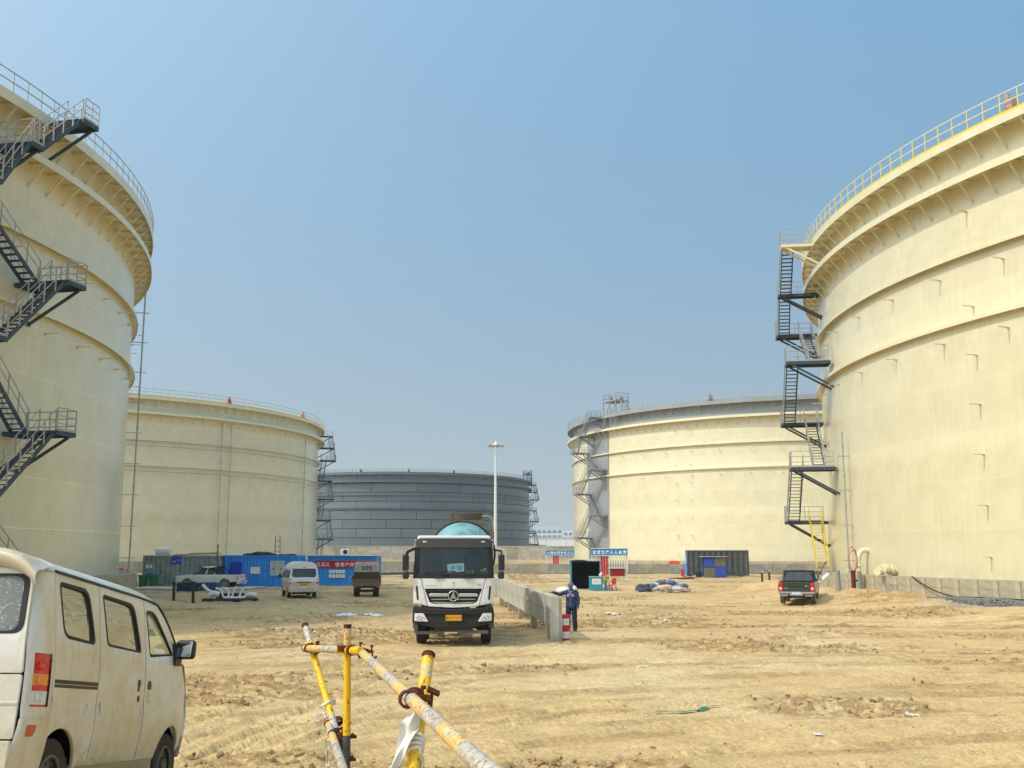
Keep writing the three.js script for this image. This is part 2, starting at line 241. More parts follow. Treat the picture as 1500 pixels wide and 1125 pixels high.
// ---------- storage tanks ----------
const TB = 1.5, TR = 40, CO = 2.5;      // floor of the tanks above the site, shell radius, height of one course of plates
const RINGS = { top: 22.75, girder: 20.62, r1: 16.83, r2: 13.29 };
function ringGeo(profile, seg = 256, p0 = 0, pl = Math.PI * 2) {   // revolve an open profile of [r, y] with sharp corners; uv in metres
  const parts = [];
  for (let i = 0; i + 1 < profile.length; i++) {
    const [r0, y0] = profile[i], [r1, y1] = profile[i + 1];
    const g = new THREE.LatheGeometry([new THREE.Vector2(r0, y0), new THREE.Vector2(r1, y1)], seg, Math.PI / 2 - p0 - pl, pl);
    const uv = g.attributes.uv, L = Math.hypot(r1 - r0, y1 - y0), C = Math.max(r0, r1) * pl; for (let k = 0; k < uv.count; k++) uv.setXY(k, uv.getX(k) * C / 6, (uv.getY(k) * L + y0) / 6);
    parts.push(g);
  }
  return merge(parts);
}
const gloss = (c) => new THREE.MeshPhysicalMaterial({ color: lin(...c), roughness: 0.42, clearcoat: 0.7, clearcoatRoughness: 0.22, map: paintTex, bumpMap: paintBump, bumpScale: 0.02 });
const cream = gloss([0.89, 0.8, 0.525]);
const creamC = gloss([0.89, 0.815, 0.57]);
const primer = std([0.36, 0.37, 0.38], 0.6, 0, { map: paintTex });
const darkPlate = ['a', 'b', 'c'].map((_, i) => std([0.17 + i * 0.014, 0.205 + i * 0.015, 0.235 + i * 0.015], 0.42, 0.25, { map: paintTex }));
const darkSeam = std([0.03, 0.036, 0.044], 0.7);
const circ = (R, y, w, h) => ringGeo([[R - w / 2, y - h / 2], [R + w / 2, y - h / 2], [R + w / 2, y + h / 2], [R - w / 2, y + h / 2], [R - w / 2, y - h / 2]], 256);

function makeTank(o) {
  const t = thing('storage_tank', o.label, 'storage tank', [o.x, TB, -o.y], 0, 'round oil storage tanks');
  const fc = Math.atan2(o.y, -o.x), D = Math.hypot(o.x, o.y), half = Math.acos(TR / D) + 0.16;   // the side turned to the camera
  const at = (m, f, r, y) => { m.position.set(r * Math.cos(f), y, r * Math.sin(f)); m.rotation.y = -f; return m; };   // local x points outwards
  const tint = [1, 0.965, 1.02].map((k) => { const m = o.skin.clone(); m.color.multiplyScalar(k); return m; }), skin = o.skin, fine = o.fine, frame = (f) => ({ p: [TR * Math.cos(f), 0, TR * Math.sin(f)], r: Math.PI / 2 - f });
  const each = (name, g, m, list, label) => {   // one mesh each on the near tanks; one joined part on the far ones
    if (fine) for (const [f, r, y] of list) at(mesh(t, name, g, m, label), f, r, y);
    else { const gs = list.map(([f, r, y]) => { const c = norm(g.clone()); c.applyMatrix4(M4.compose(V(r * Math.cos(f), y, r * Math.sin(f)), Q.setFromEuler(E3.set(0, -f, 0)), V(1, 1, 1))); return c; }); mesh(t, name, gs, m, label).userData.kind = 'stuff'; }
  };
  const arc = (gap, off = 0) => { const n = Math.floor(2 * half * TR / gap), l = []; for (let i = 0; i <= n; i++) l.push(fc - half + (i + off) * gap / TR); return l; };
  // shell: nine courses of plates, each a little thinner than the one below
  if (o.plates) {
    mesh(t, 'shell', ringGeo([[TR - 0.03, 0], [TR - 0.03, 23.15], [TR - 0.3, 23.15]]), darkSeam);
    for (let c = 0; c < 9; c++) for (let k = 0; k < 20; k++) {
      const f0 = (k + c / 3) * Math.PI / 10, df = Math.atan2(Math.sin(f0 + 0.157 - fc), Math.cos(f0 + 0.157 - fc));
      if (Math.abs(df) > half + 0.1) continue;
      const y0 = c * CO + 0.1, y1 = c === 8 ? 23.15 : (c + 1) * CO - 0.1, r = TR + 0.03;
      mesh(t, 'shell_plate', ringGeo([[r - 0.06, y0], [r, y0 + 0.01], [r, y1 - 0.01], [r - 0.06, y1]], 14, f0 + 0.0022, Math.PI / 10 - 0.0044), darkPlate[(c * 7 + k * 5 + (k >> 2)) % 3]);
    }
  } else for (let c = 0; c < 9; c++) {
    const r = TR + (8 - c) * 0.014, y0 = c * CO, y1 = c === 8 ? 23.15 : y0 + CO;
    mesh(t, 'shell_course', ringGeo(c === 8 ? [[r, y0], [r, y1], [r - 0.3, y1]] : [[r, y0], [r, y1 - 0.012], [r - 0.02, y1]]), tint[(c * 5 + (o.x > 0 ? 1 : 0)) % 3]);
  }
  // wind girders with fascia, and the two stiffening rings below
  const gd = (y, w, h, m) => mesh(t, 'wind_girder', ringGeo([[TR - 0.02, y], [TR + w, y], [TR + w, y - h], [TR + w - 0.02, y - h], [TR + w - 0.02, y - 0.03], [TR - 0.02, y - 0.03]]), m);
  gd(RINGS.top, 1.06, 0.42, o.topSkin || skin); gd(RINGS.girder, 1.1, 0.36, skin);
  for (const y of [RINGS.r1, RINGS.r2]) mesh(t, 'stiffening_ring', ringGeo([[TR, y], [TR + 0.4, y], [TR + 0.4, y - 0.2], [TR + 0.385, y - 0.2], [TR + 0.385, y - 0.02], [TR, y - 0.02]]), skin);
  const strut = merge([bar([1.03, -0.06, 0], [0, -1.25, 0], 0.075, 0.075), box(1.02, 0.09, 0.07, 0.52, -0.08, 0), box(0.03, 0.2, 0.16, 0.02, -1.2, 0)]);
  each('girder_strut', strut, o.topSkin || skin, arc(1.55).map((f) => [f, TR, RINGS.top - 0.03]));
  each('girder_strut', strut, skin, arc(1.55, 0.5).map((f) => [f, TR, RINGS.girder - 0.03]));
  // railing on the rim walkway
  const post = box(0.05, 1.1, 0.05, 0, 0.55, 0);
  each('rail_post', post, o.postMat || MT.railGrey, arc(1.0).map((f) => [f, TR + 1.0, RINGS.top]));
  for (const y of [1.1, 0.6]) mesh(t, 'handrail', circ(TR + 1.0, RINGS.top + y, 0.045, 0.045), o.railMat || MT.railGrey);
  mesh(t, 'kick_plate', circ(TR + 1.02, RINGS.top + 0.07, 0.012, 0.14), o.kickMat || o.topSkin || skin);
  // pipe brackets: flat arms with a gusset, in rows under the rings and in columns
  if (o.arms) {
    const arm = merge([box(0.78, 0.035, 0.09, 0.39, 0, 0), extr([[0, 0], [0.3, 0], [0, -0.16]], 0.02).translate(0, 0, -0.01)]);
    const l = []; for (const y of [RINGS.r1 - 0.95, RINGS.r2 - 0.95]) for (const f of arc(o.armGap || 4.4, 0.3)) l.push([f, TR, y]);
    for (const [f, y0] of o.columns || []) for (let k = 0; k < 8; k++) { const y = y0 + 2.56 * k; if (Math.abs(y - RINGS.r2) > 0.5 && Math.abs(y - RINGS.r1) > 0.5) l.push([f, TR, y]); }
    each('pipe_bracket', arm, o.armMat || skin, l);
  }
  for (const y of o.ringPipes || []) { mesh(t, 'cooling_pipe', circ(TR + 0.5, y, 0.09, 0.09), MT.railGrey); }
  for (const [f, r, y0, y1, gap] of o.pipes || []) {
    at(mesh(t, 'standpipe', merge([bar([r, y0, 0], [r, y1, 0], 0.055, 0.055, 10), ...Array.from({ length: Math.floor((y1 - y0) / gap) }, (_, k) => box(r + 0.35, 0.05, 0.06, (r + 0.35) / 2, y0 + (k + 0.6) * gap, 0)), ...Array.from({ length: 5 }, (_, k) => cyl(0.085, 0.085, 0.1, r, y0 + (k + 0.5) * (y1 - y0) / 5, 0, 0, 0, 0, 10))]), o.pipeMat || MT.railGrey), f, TR, 0);
  }
  for (const f of o.foam || []) at(mesh(t, 'foam_chamber', merge([box(0.4, 0.6, 0.4, 0, 0.6, 0), cyl(0.13, 0.13, 0.4, 0.1, 1.0, 0.1), box(0.6, 0.12, 0.6, 0, 0.3, 0), cyl(0.1, 0.1, 0.6, 0.3, 0.1, 0.1)]), o.foamMat || MT.red), f, TR + 0.4, RINGS.top);
  // zigzag stair
  const F = frame(o.stair), sm_ = o.stairMat || MT.steelDark, rl = o.stairRail || MT.railGrey, zi = 1.02, zo = 2.5, uE = 1.85;
  const part = (name) => { const g = new THREE.Group(); g.name = name; g.position.set(...F.p); g.rotation.y = F.r; t.add(g); return g; };
  const flight = (u0, y0, u1, y1, z, mat, rail) => {
    const g = part('stair_flight'), n = Math.round((y1 - y0) / 0.22), w = 0.38, tg = box(0.25, 0.035, 0.74);
    for (const s of [-1, 1]) {
      sub(g, 'stringer', bar([u0, y0 - 0.1, z + s * w], [u1, y1 - 0.1, z + s * w], 0.055, 0.2), mat);
      const ps = [], m = Math.max(3, Math.round(Math.hypot(u1 - u0, y1 - y0) / 1.05));
      for (let k = 0; k <= m; k++) { const a = k / m, u = u0 + (u1 - u0) * a, y = y0 + (y1 - y0) * a; ps.push(box(0.045, 1.05, 0.045, u, y + 0.5, z + s * (w + 0.05))); }
      for (const h of [1.02, 0.55]) ps.push(bar([u0, y0 + h, z + s * (w + 0.05)], [u1, y1 + h, z + s * (w + 0.05)], 0.022, 0.022, 6));
      sub(g, 'stair_railing', ps, rail);
    }
    const pos = Array.from({ length: n }, (_, k) => [u0 + (u1 - u0) * (k + 0.5) / n, y0 + (y1 - y0) * (k + 0.5) / n, z]);
    if (fine) for (const p of pos) sub(g, 'tread', tg, mat).position.set(...p);
    else sub(g, 'treads', pos.map((p) => tg.clone().translate(...p)), mat);
  };
  const landing = (u0, u1, y, z0, z1, end, mat, rail, brace = true) => {
    const g = part('stair_landing'), uc = (u0 + u1) / 2, zc = (z0 + z1) / 2;
    sub(g, 'deck', [box(u1 - u0, 0.04, z1 - z0, uc, y, zc), box(u1 - u0, 0.2, 0.06, uc, y - 0.09, z1 - 0.03), box(u1 - u0, 0.2, 0.06, uc, y - 0.09, z0 + 0.03), box(0.06, 0.2, z1 - z0 - 0.12, u0 + 0.03, y - 0.09, zc), box(0.06, 0.2, z1 - z0 - 0.12, u1 - 0.03, y - 0.09, zc)], mat);
    if (brace) for (const u of [u0 + 0.12, u1 - 0.12]) sub(g, 'brace', [bar([u, y - 0.2, z1 - 0.35], [u, y - 1.75, 0.02], 0.12, 0.12), box(0.2, 0.22, 0.06, u, y - 1.75, 0.03)], mat);
    const ue = end > 0 ? u1 - 0.03 : u0 + 0.03, ui = end > 0 ? u0 + 0.05 : u1 - 0.05, zo_ = z1 - 0.03, ps = [];
    for (const z of [z0 + 0.15, zc, zo_]) ps.push(box(0.05, 1.1, 0.05, ue, y + 0.55, z)); for (const u of [uc, ui]) ps.push(box(0.05, 1.1, 0.05, u, y + 0.55, zo_));
    for (const h of [0.37, 0.73, 1.1]) ps.push(bar([ue, y + h, z0 + 0.15], [ue, y + h, zo_], 0.024, 0.024, 6), bar([ue, y + h, zo_], [ui, y + h, zo_], 0.024, 0.024, 6));
    ps.push(box(0.012, 0.12, z1 - z0 - 0.2, ue, y + 0.08, zc), box(u1 - u0, 0.12, 0.012, uc, y + 0.08, zo_));
    sub(g, 'landing_railing', ps, rail);
  };
  const lv = [0, 3.5, 6.95, 10.6, 14.2, 17.4, 19.9, 22.5], L2 = [uE, uE + 1.45];
  const bm = o.bottomMat || sm_, br = o.bottomMat || rl;
  flight(o.footU ?? uE + 1.6, o.stairFoot ?? -0.9, -uE, lv[1], zi, bm, br);
  flight(-uE, lv[1], uE, lv[2], zo, sm_, rl); flight(uE, lv[2], -uE, lv[3], zi, sm_, rl); flight(-uE, lv[3], uE, lv[4], zo, sm_, rl); flight(uE, lv[4], -2.95, lv[5], zi, sm_, rl);
  flight(-2.95, lv[5], -1.3, lv[6], zo, sm_, rl); flight(-0.5, lv[6], uE + 0.3, lv[7], zo, sm_, rl);
  landing(-4.2, -2.95, lv[5], 0.1, 3.02, -1, sm_, rl);
  for (const k of [1, 3]) landing(-L2[1], -L2[0], lv[k], 0.1, 3.02, -1, sm_, rl);
  for (const k of [2, 4]) landing(L2[0], L2[1], lv[k], 0.1, 3.02, 1, sm_, rl);
  landing(-1.3, -0.5, lv[6], 0.1, 3.02, 0, sm_, rl); landing(uE + 0.3, uE + 1.5, lv[7], 0.9, 3.05, 1, o.topLanding || sm_, o.topRail || rl);
  if (o.gauge !== undefined) {   // gauging platform over the rim
    const G = frame(o.gauge), g = new THREE.Group(); g.name = 'gauging_platform'; g.position.set(...G.p); g.rotation.y = G.r; t.add(g);
    const gs = [], yb = RINGS.girder, yd = 24.9;
    for (const u of [-1.7, 0, 1.7]) for (const z of [1.0, -1.4]) gs.push(bar([u, z > 0 ? yb : 22.9, z], [u, yd + 1.2, z], 0.1, 0.1));
    gs.push(box(3.6, 0.16, 2.7, 0, yd, -0.2)); for (const h of [0.6, 1.2]) for (const z of [1.0, -1.4]) gs.push(bar([-1.7, yd + h, z], [1.7, yd + h, z], 0.06));
    for (const h of [0.6, 1.2]) for (const u of [-1.7, 1.7]) gs.push(bar([u, yd + h, -1.4], [u, yd + h, 1], 0.06));
    gs.push(bar([-1.7, yb + 0.2, 1], [0, yd, 1], 0.08), bar([0, yb + 0.2, 1], [1.7, yd, 1], 0.08), bar([1.7, yb + 0.2, 1], [0, yd - 0.6, 1], 0.08), box(0.5, 0.8, 0.5, -0.8, yd + 0.4, 0.2), box(0.9, 0.5, 0.7, 0.9, yd + 0.3, -0.4));
    for (const s of [-0.45, 0.45]) gs.push(bar([1.8, yd, s - 0.2], [3.6, RINGS.top, s - 0.2], 0.1, 0.2), bar([1.8, yd + 1.1, s - 0.2], [3.6, RINGS.top + 1.1, s - 0.2], 0.05));
    for (let k = 0; k < 9; k++) gs.push(box(0.22, 0.04, 0.86, 1.8 + 1.8 * (k + 0.5) / 9, yd - (yd - RINGS.top) * (k + 0.5) / 9, -0.2));
    sub(g, 'platform_frame', gs, rl);
  }
  // concrete ring foundation
  const fr = new THREE.Group(); fr.name = 'ring_foundation'; t.add(fr);
  const warmC = MT.warmConc ||= std([0.68, 0.6, 0.42], 0.9, 0, { map: concTex, bumpMap: grainBump, bumpScale: 0.004 });
  sub(fr, 'core', ringGeo([[TR - 1, 0.012], [TR + 0.35, 0.012], [TR + 0.35, 0], [TR + 1.135, -0.02], [TR + 1.135, -1.9]]), MT.conc);
  const pw = o.panelWidth || 3, pg = uvm(box(0.12, 1.5, pw - 0.012, 0, -0.75, 0), 0.4), cg = uvm(box(0.13, 0.42, pw - 0.012, 0, -0.21, 0), 0.4);
  for (const f of arc(pw)) {
    const m1 = at(sub(fr, 'concrete_panel', pg, o.panelMat && rnd() < 0.1 ? o.panelMat : warmC), f, TR + 1.09 + rnd() * 0.012, -0.42), m2 = at(sub(fr, 'cap_block', cg, warmC), f, TR + 1.1, -0.004);
  }
  return t;
}
seed(31);
const tankA = makeTank({ x: -63.68, y: 54.09, label: 'cream tank at the left edge, near, with a dark zigzag stair', skin: cream, stair: 0.212, fine: true, arms: true, armGap: 3.4, pipes: [[-0.365, 0.75, -0.3, 19.8, 2.1]] });
const tankB = makeTank({ x: 61.77, y: 64.01, label: 'cream tank at the right edge, near, with a yellow bottom stair flight', skin: gloss([0.84, 0.75, 0.48]), stair: Math.PI + 0.17, fine: true, arms: true, columns: [[2.81, 1.1], [2.54, 1.6]], postMat: std([0.72, 0.58, 0.12], 0.5), railMat: std([0.62, 0.6, 0.5], 0.5), kickMat: MT.yellow, bottomMat: MT.yellow, stairFoot: 0.35, footU: 1.05, topLanding: cream, panelWidth: 1.25, panelMat: MT.concGrey, foam: [2.72], foamMat: std([0.45, 0.3, 0.22], 0.7), pipes: [[Math.PI + 0.02, 0.5, -0.5, 9, 2.2]] });  // skin: same cream paint as tank A, colour darkened to offset the strong sunlight
const tankC = makeTank({ x: -74.02, y: 173.04, label: 'cream tank in the left background behind the blue cabins', skin: creamC, stair: -0.28, kickMat: std([0.72, 0.6, 0.2], 0.5), arms: true, armGap: 4.2, ringPipes: [RINGS.r1 - 0.95, RINGS.r2 - 0.95], pipes: [[0.68, 0.5, 0.6, 20, 2.4], [0.64, 0.5, 0.6, 20, 2.4], [0.17, 0.5, 0.6, 20, 2.4]], foam: [0.655, 0.2], postMat: std([0.6, 0.55, 0.3], 0.5) });
const tankD = makeTank({ x: 51.04, y: 179.22, label: 'cream tank in the right background with a grey unpainted rim', skin: gloss([0.9, 0.82, 0.555]), topSkin: primer, stair: Math.PI - 0.385, stairMat: MT.steelGrey, stairRail: std([0.33, 0.34, 0.35], 0.5, 0.2), arms: true, columns: [[2.76, 0.9], [2.3, 1.1], [2.24, 1.1]], gauge: 2.62, foam: [2.15], foamMat: std([0.3, 0.16, 0.1], 0.7) });
// the stair bay of tank D is still in grey primer
mesh(tankD, 'primer_strip', ringGeo([[TR + 0.13, 0.2], [TR + 0.13, 22.3]], 24, Math.PI - 0.475, 0.185), primer, 'grey unpainted strip behind the stair');
mesh(tankD, 'primer_band', ringGeo([[TR + 0.02, 20.66], [TR + 0.02, 23.16], [TR - 0.3, 23.16]]), primer, 'grey unpainted band between the two girders');
const tankE = makeTank({ x: -34.66, y: 320.18, label: 'dark grey tank of bare primed plates in the far centre', plates: true, skin: darkPlate[0], topSkin: darkPlate[1], stair: -0.12, stairRail: MT.steelDark, arms: true, armMat: darkSeam, postMat: MT.steelDark, railMat: MT.steelDark, gauge: 0.12, foam: [1.42, 1.75, 1.1], foamMat: MT.steelDark });
// ---------- straight concrete walls ----------
function wall(name, label, x0, x1, y, yb, h, pw, thick, capH, mat) {
  const t = thing(name, label, 'wall', [0, yb, -y]);
  mesh(t, 'wall_core', box(x1 - x0, h + 0.3, thick * 0.7, (x0 + x1) / 2, h / 2 - 0.17, -0.02), MT.concGrey);
  const gv = [0, 1, 2, 3, 4].map((k) => { const q = uvm(box(pw - 0.03, h - capH, thick, 0, (h - capH) / 2, 0), 0.3), u = q.attributes.uv; for (let i = 0; i < u.count; i++) u.setXY(i, u.getX(i) + k * 0.37, u.getY(i) + k * 0.61); return q; }), c = capH ? uvm(box(pw * 2 - 0.03, capH, thick + 0.08, 0, h - capH / 2, 0), 0.35) : null, n = Math.round((x1 - x0) / pw);
  for (let i = 0; i < n; i++) { mesh(t, 'concrete_panel', gv[(hash(i, 9) * 5) | 0], mat[(hash(i, 17) * mat.length) | 0]).position.set(x0 + (i + 0.5) * pw, 0, (hash(i, 3) - 0.5) * 0.02); if (c && i % 2 === 0) mesh(t, 'cap_block', c, MT.concLight).position.x = x0 + (i + 1) * pw; }
  return t;
}
wall('bund_wall', 'low grey concrete bund wall across the middle distance', -46, 78, 134, 0, 1.25, 1.95, 0.3, 0, [MT.concGrey, MT.conc, MT.concGrey]);
wall('boundary_wall', 'tall pale concrete wall far back under the dark grey tank', -74, 32, 232, 0.9, 3.15, 2.6, 0.35, 0.2, [MT.concLight, MT.conc, MT.concLight]);
// ---------- vehicle tools ----------
const glassDark = new THREE.MeshPhysicalMaterial({ color: lin(0.02, 0.026, 0.03), roughness: 0.06, metalness: 0, clearcoat: 1, clearcoatRoughness: 0.04 });
const clearGlass = new THREE.MeshPhysicalMaterial({ color: lin(0.86, 0.9, 0.88), roughness: 0.02, transmission: 1, thickness: 0, ior: 1.45 });
const lampRed = new THREE.MeshPhysicalMaterial({ color: lin(0.66, 0.006, 0.006), roughness: 0.3, clearcoat: 0.4 }), lampAmber = new THREE.MeshPhysicalMaterial({ color: lin(0.85, 0.27, 0.02), roughness: 0.15, clearcoat: 1 }), lampWhite = new THREE.MeshPhysicalMaterial({ color: lin(0.72, 0.7, 0.68), roughness: 0.12, clearcoat: 1 });
function sheet(fn, u0, u1, v0, v1, nu, nv) {   // grid surface fn(u, v) -> [x, y, z]
  const p = [], uv = [], idx = []; for (let j = 0; j <= nv; j++) for (let i = 0; i <= nu; i++) { const u = u0 + (u1 - u0) * i / nu, v = v0 + (v1 - v0) * j / nv, q = fn(u, v); p.push(...q); uv.push(u, v); }
  for (let j = 0; j < nv; j++) for (let i = 0; i < nu; i++) { const a = j * (nu + 1) + i; idx.push(a, a + 1, a + nu + 1, a + 1, a + nu + 2, a + nu + 1); }
  const g = new THREE.BufferGeometry(); g.setAttribute('position', new THREE.Float32BufferAttribute(p, 3)); g.setAttribute('uv', new THREE.Float32BufferAttribute(uv, 2)); g.setIndex(idx); g.computeVertexNormals(); return norm(g);
}
const offsetSheet = (fn, u0, u1, v0, v1, nu, nv, t) => { const e = 1e-3; return sheet((u, v) => { const a = V(...fn(u, v)), n = V(...fn(u + e, v)).sub(a).cross(V(...fn(u, v + e)).sub(a)).normalize(); return a.addScaledVector(n, t).toArray(); }, u0, u1, v0, v1, nu, nv); };
const ringOf = (pts, w) => { const c = pts.reduce((s, p) => [s[0] + p[0] / pts.length, s[1] + p[1] / pts.length], [0, 0]); return pts.map((p) => { const d = [p[0] - c[0], p[1] - c[1]], l = Math.hypot(...d); return [p[0] - d[0] / l * w, p[1] - d[1] / l * w]; }); };
const arch = (cx, cy, r, a0, a1, n = 16) => Array.from({ length: n + 1 }, (_, i) => { const a = a0 + (a1 - a0) * i / n; return [cx + r * Math.cos(a), cy + r * Math.sin(a)]; });
function wheel(parent, x, y, z, r, w, o = {}) {   // axle along z; the face looks towards sign(z)
  const g = new THREE.Group(); g.name = 'wheel'; g.position.set(x, y, z); parent.add(g); const s = o.side ?? (Math.sign(z) || 1), ri = r * (o.ri || 0.62);
  const prof = [[ri, -w / 2 + 0.01], [ri + 0.02, -w / 2], [r * 0.9, -w / 2], [r * 0.97, -w / 2 + w * 0.08], [r, -w * 0.3], [r, w * 0.3], [r * 0.97, w / 2 - w * 0.08], [r * 0.9, w / 2], [ri + 0.02, w / 2], [ri, w / 2 - 0.01]].map((p) => new THREE.Vector2(...p));
  const tg = [new THREE.LatheGeometry(prof, 36).rotateX(Math.PI / 2)];
  if (o.tread) for (let k = 0; k < 30; k++) for (const q of [-1, 1]) tg.push(box(r * 0.12, 0.022, w * 0.36, 0, r - 0.002, q * w * 0.23, 0, 0, 0).applyMatrix4(new THREE.Matrix4().makeRotationZ((k + (q > 0 ? 0.5 : 0)) / 30 * 6.283)));
  sub(g, 'tyre', tg, o.tyreMat || MT.rubber);
  const f = s * w * 0.22, rim = [cyl(ri, ri, w * 0.8, 0, 0, 0, Math.PI / 2, 0, 0, 32, true), new THREE.TorusGeometry(ri - 0.008, 0.014, 6, 32).translate(0, 0, s * w * 0.42)];
  const holes = []; for (let k = 0; k < (o.holes || 8); k++) { const a = k / (o.holes || 8) * 6.283, c = [ri * 0.66 * Math.cos(a), ri * 0.66 * Math.sin(a)]; holes.push(arch(c[0], c[1], ri * (o.holeR || 0.1), 0, 6.283 * 0.93, 9)); }
  rim.push(extr(arch(0, 0, ri - 0.004, 0, 6.283 * 0.98, 31), 0.012, 0, holes).translate(0, 0, f - 0.006), cyl(ri * 0.3, ri * 0.36, 0.05, 0, 0, f + s * 0.02, Math.PI / 2, 0, 0, 18));
  for (let k = 0; k < 5; k++) rim.push(cyl(0.012, 0.012, 0.03, ri * 0.42 * Math.cos(k * 1.257), ri * 0.42 * Math.sin(k * 1.257), f + s * 0.02, Math.PI / 2, 0, 0, 6));
  sub(g, 'rim', rim, o.rimMat || MT.steel); sub(g, 'brake_drum', cyl(ri * 0.75, ri * 0.75, 0.04, 0, 0, -s * w * 0.1, Math.PI / 2, 0, 0, 20), MT.black);
  return g;
}
// a window in a bent side: rubber seal round the opening and the pane in it
function windowIn(parent, pts, fn, glass, name = 'window', seal = 0.022) {
  const g = new THREE.Group(); g.name = name; parent.add(g), MT.seal ||= std([0.02, 0.019, 0.018], 0.7);
  const big = ringOf(pts, -0.012);
  sub(g, 'seal', panel(big, [ringOf(pts, seal)], 0.014, (x, y) => fn(x, y) + 0.002, 0.12, 0.003), MT.seal);
  sub(g, 'pane', panel(ringOf(pts, 0.006), [], 0.004, (x, y) => fn(x, y) - 0.004, 0.12, 0), glass);
  return g;
}
// ---------- the dusty minivan close by on the left ----------
{
  const van = thing('minivan', 'dusty silver minivan parked at the lower left, seen from behind', 'van');
  const dustTex = tex(768, 384, (u, v) => {   // u over 3.6 m of length, v over 2 m of height: film of dried mud in patches and splashes
    const x = u * 3.6, y = v * 2, a = fbm(x * 1.6 + 2, y * 2.2, 5), b = fbm(x * 9, y * 12, 4), c = fbm(x * 30, y * 30, 3), lo = step(0.62, 0.2, y + (a - 0.5) * 0.5) * step(0.35, 0.6, b), d = clamp(0.45 + (a - 0.5) * 1.7 + (b - 0.5) * 0.7);
    const spots = step(0.7, 0.78, c) * step(0.95, 0.4, y) * 0.5, st = step(0.62, 0.75, fbm(x * 26, y * 1.6, 3)) * 0.18;
    const k = clamp(d * 0.62 + lo * 0.6 + spots + st); return [216 - k * 26 + c * 12, 214 - k * 42 + c * 12, 208 - k * 78 + c * 10]; });
  const paint = new THREE.MeshPhysicalMaterial({ color: lin(0.95, 0.93, 0.9), map: dustTex, roughness: 0.46, metalness: 0.12, clearcoat: 0.35, clearcoatRoughness: 0.3 });
  dustTex.repeat.set(1 / 3.6, 1 / 2);
  const filmBump = tex(256, 256, (u, v) => { const w = fbm(u * 3 + 2.5 * fbm(u * 3, v * 4, 2, 3), v * 7, 3, 0), s = step(0.93, 1, Math.abs(Math.sin((v + 0.5 * fbm(u * 2, v * 5, 3)) * 14))); const k = 255 * clamp(w * 0.8 + s * 0.35); return [k, k, k]; }, false);
  const film = std([0.42, 0.42, 0.38], 0.1, 0.85, { bumpMap: filmBump, bumpScale: 0.0035 }); filmBump.repeat.set(1.3, 1.3);
  const frostTex = canvasTex(512, 512, (c, w, h) => { seed(9); c.fillStyle = '#7d7f7c'; c.fillRect(0, 0, w, h); for (let i = 0; i < 500; i++) { c.fillStyle = `rgba(235,236,232,${rr(0.08, 0.5)})`; c.beginPath(); c.arc(rnd() * w, rnd() * h, rr(1, 6), 0, 7); c.fill(); } c.lineCap = 'round'; for (let i = 0; i < 90; i++) { c.strokeStyle = `rgba(240,240,236,${rr(0.2, 0.7)})`; c.lineWidth = rr(0.8, 3); const x = rnd() * w, y = rnd() * h, a = rr(-2.2, -0.6), l = rr(12, 90); c.beginPath(); c.moveTo(x, y); c.quadraticCurveTo(x + Math.cos(a) * l * 0.5 + rr(-12, 12), y + Math.sin(a) * l * 0.5, x + Math.cos(a + 0.3) * l, y + Math.sin(a + 0.3) * l); c.stroke(); } });
  const frost = std([0.9, 0.9, 0.88], 0.25, 0, { map: frostTex });
  // half width at height y, with a crease at 0.76 m and a tapering nose
  const W = (x, y) => { let w = 0.742; if (y < 0.76) w += 0.012 - 0.05 * ((0.76 - y) / 0.45) ** 2; else w += 0.004 - 0.016 * clamp((y - 0.76) / 0.4) ** 2; if (y > 1.16) w -= (y - 1.16) * 0.13 + (y - 1.16) ** 2 * 0.05; if (x > 0.9) w -= 0.085 * ((x - 0.9) / 0.85) ** 2.4; return w; };
  const side = (s) => (x, y) => W(x, y);
  const wx = [-1.16, 1.18], wr = 0.285, ar = 0.35;
  const mirrorZ = (g) => { g.scale(1, 1, -1); const p = g.attributes.position, n = g.attributes.normal, u = g.attributes.uv; for (let i = 0; i < p.count; i += 3) for (const a of [p, n, u]) for (let k = 0; k < a.itemSize; k++) { const t = a.array[(i + 1) * a.itemSize + k]; a.array[(i + 1) * a.itemSize + k] = a.array[(i + 2) * a.itemSize + k]; a.array[(i + 2) * a.itemSize + k] = t; } return g; };
  const win = { q: roundPoly([[-1.3, 1.665], [-0.78, 1.66], [-0.675, 1.25], [-1.24, 1.27]], [0.06, 0.1, 0.07, 0.1]), s: roundPoly([[-0.52, 1.66], [0.16, 1.645], [0.29, 1.245], [-0.45, 1.26]], [0.05, 0.1, 0.05, 0.06]), f: roundPoly([[0.43, 1.62], [0.66, 1.63], [1.1, 1.27], [0.49, 1.225]], [0.05, 0.12, 0.03, 0.04]) };
  const outl = {
    q: [[-1.365, 0.62], ...arch(wx[0], wr, ar, Math.PI - 0.95, 0.12, 14), [-0.79, 0.36], [-0.6, 0.36], [-0.598, 0.9], [-0.585, 1.72], [-1.365, 1.725]],
    s: [[-0.588, 0.36], [0.385, 0.36], [0.385, 1.715], [-0.573, 1.722], [-0.586, 0.9]],
    f: [[0.397, 0.36], [0.8, 0.36], ...arch(wx[1], wr, ar, Math.PI - 0.2, 0.62, 14), [1.47, 0.62], [1.4, 1.2], [1.28, 1.3], [0.9, 1.6], [0.72, 1.695], [0.397, 1.714]],
  };
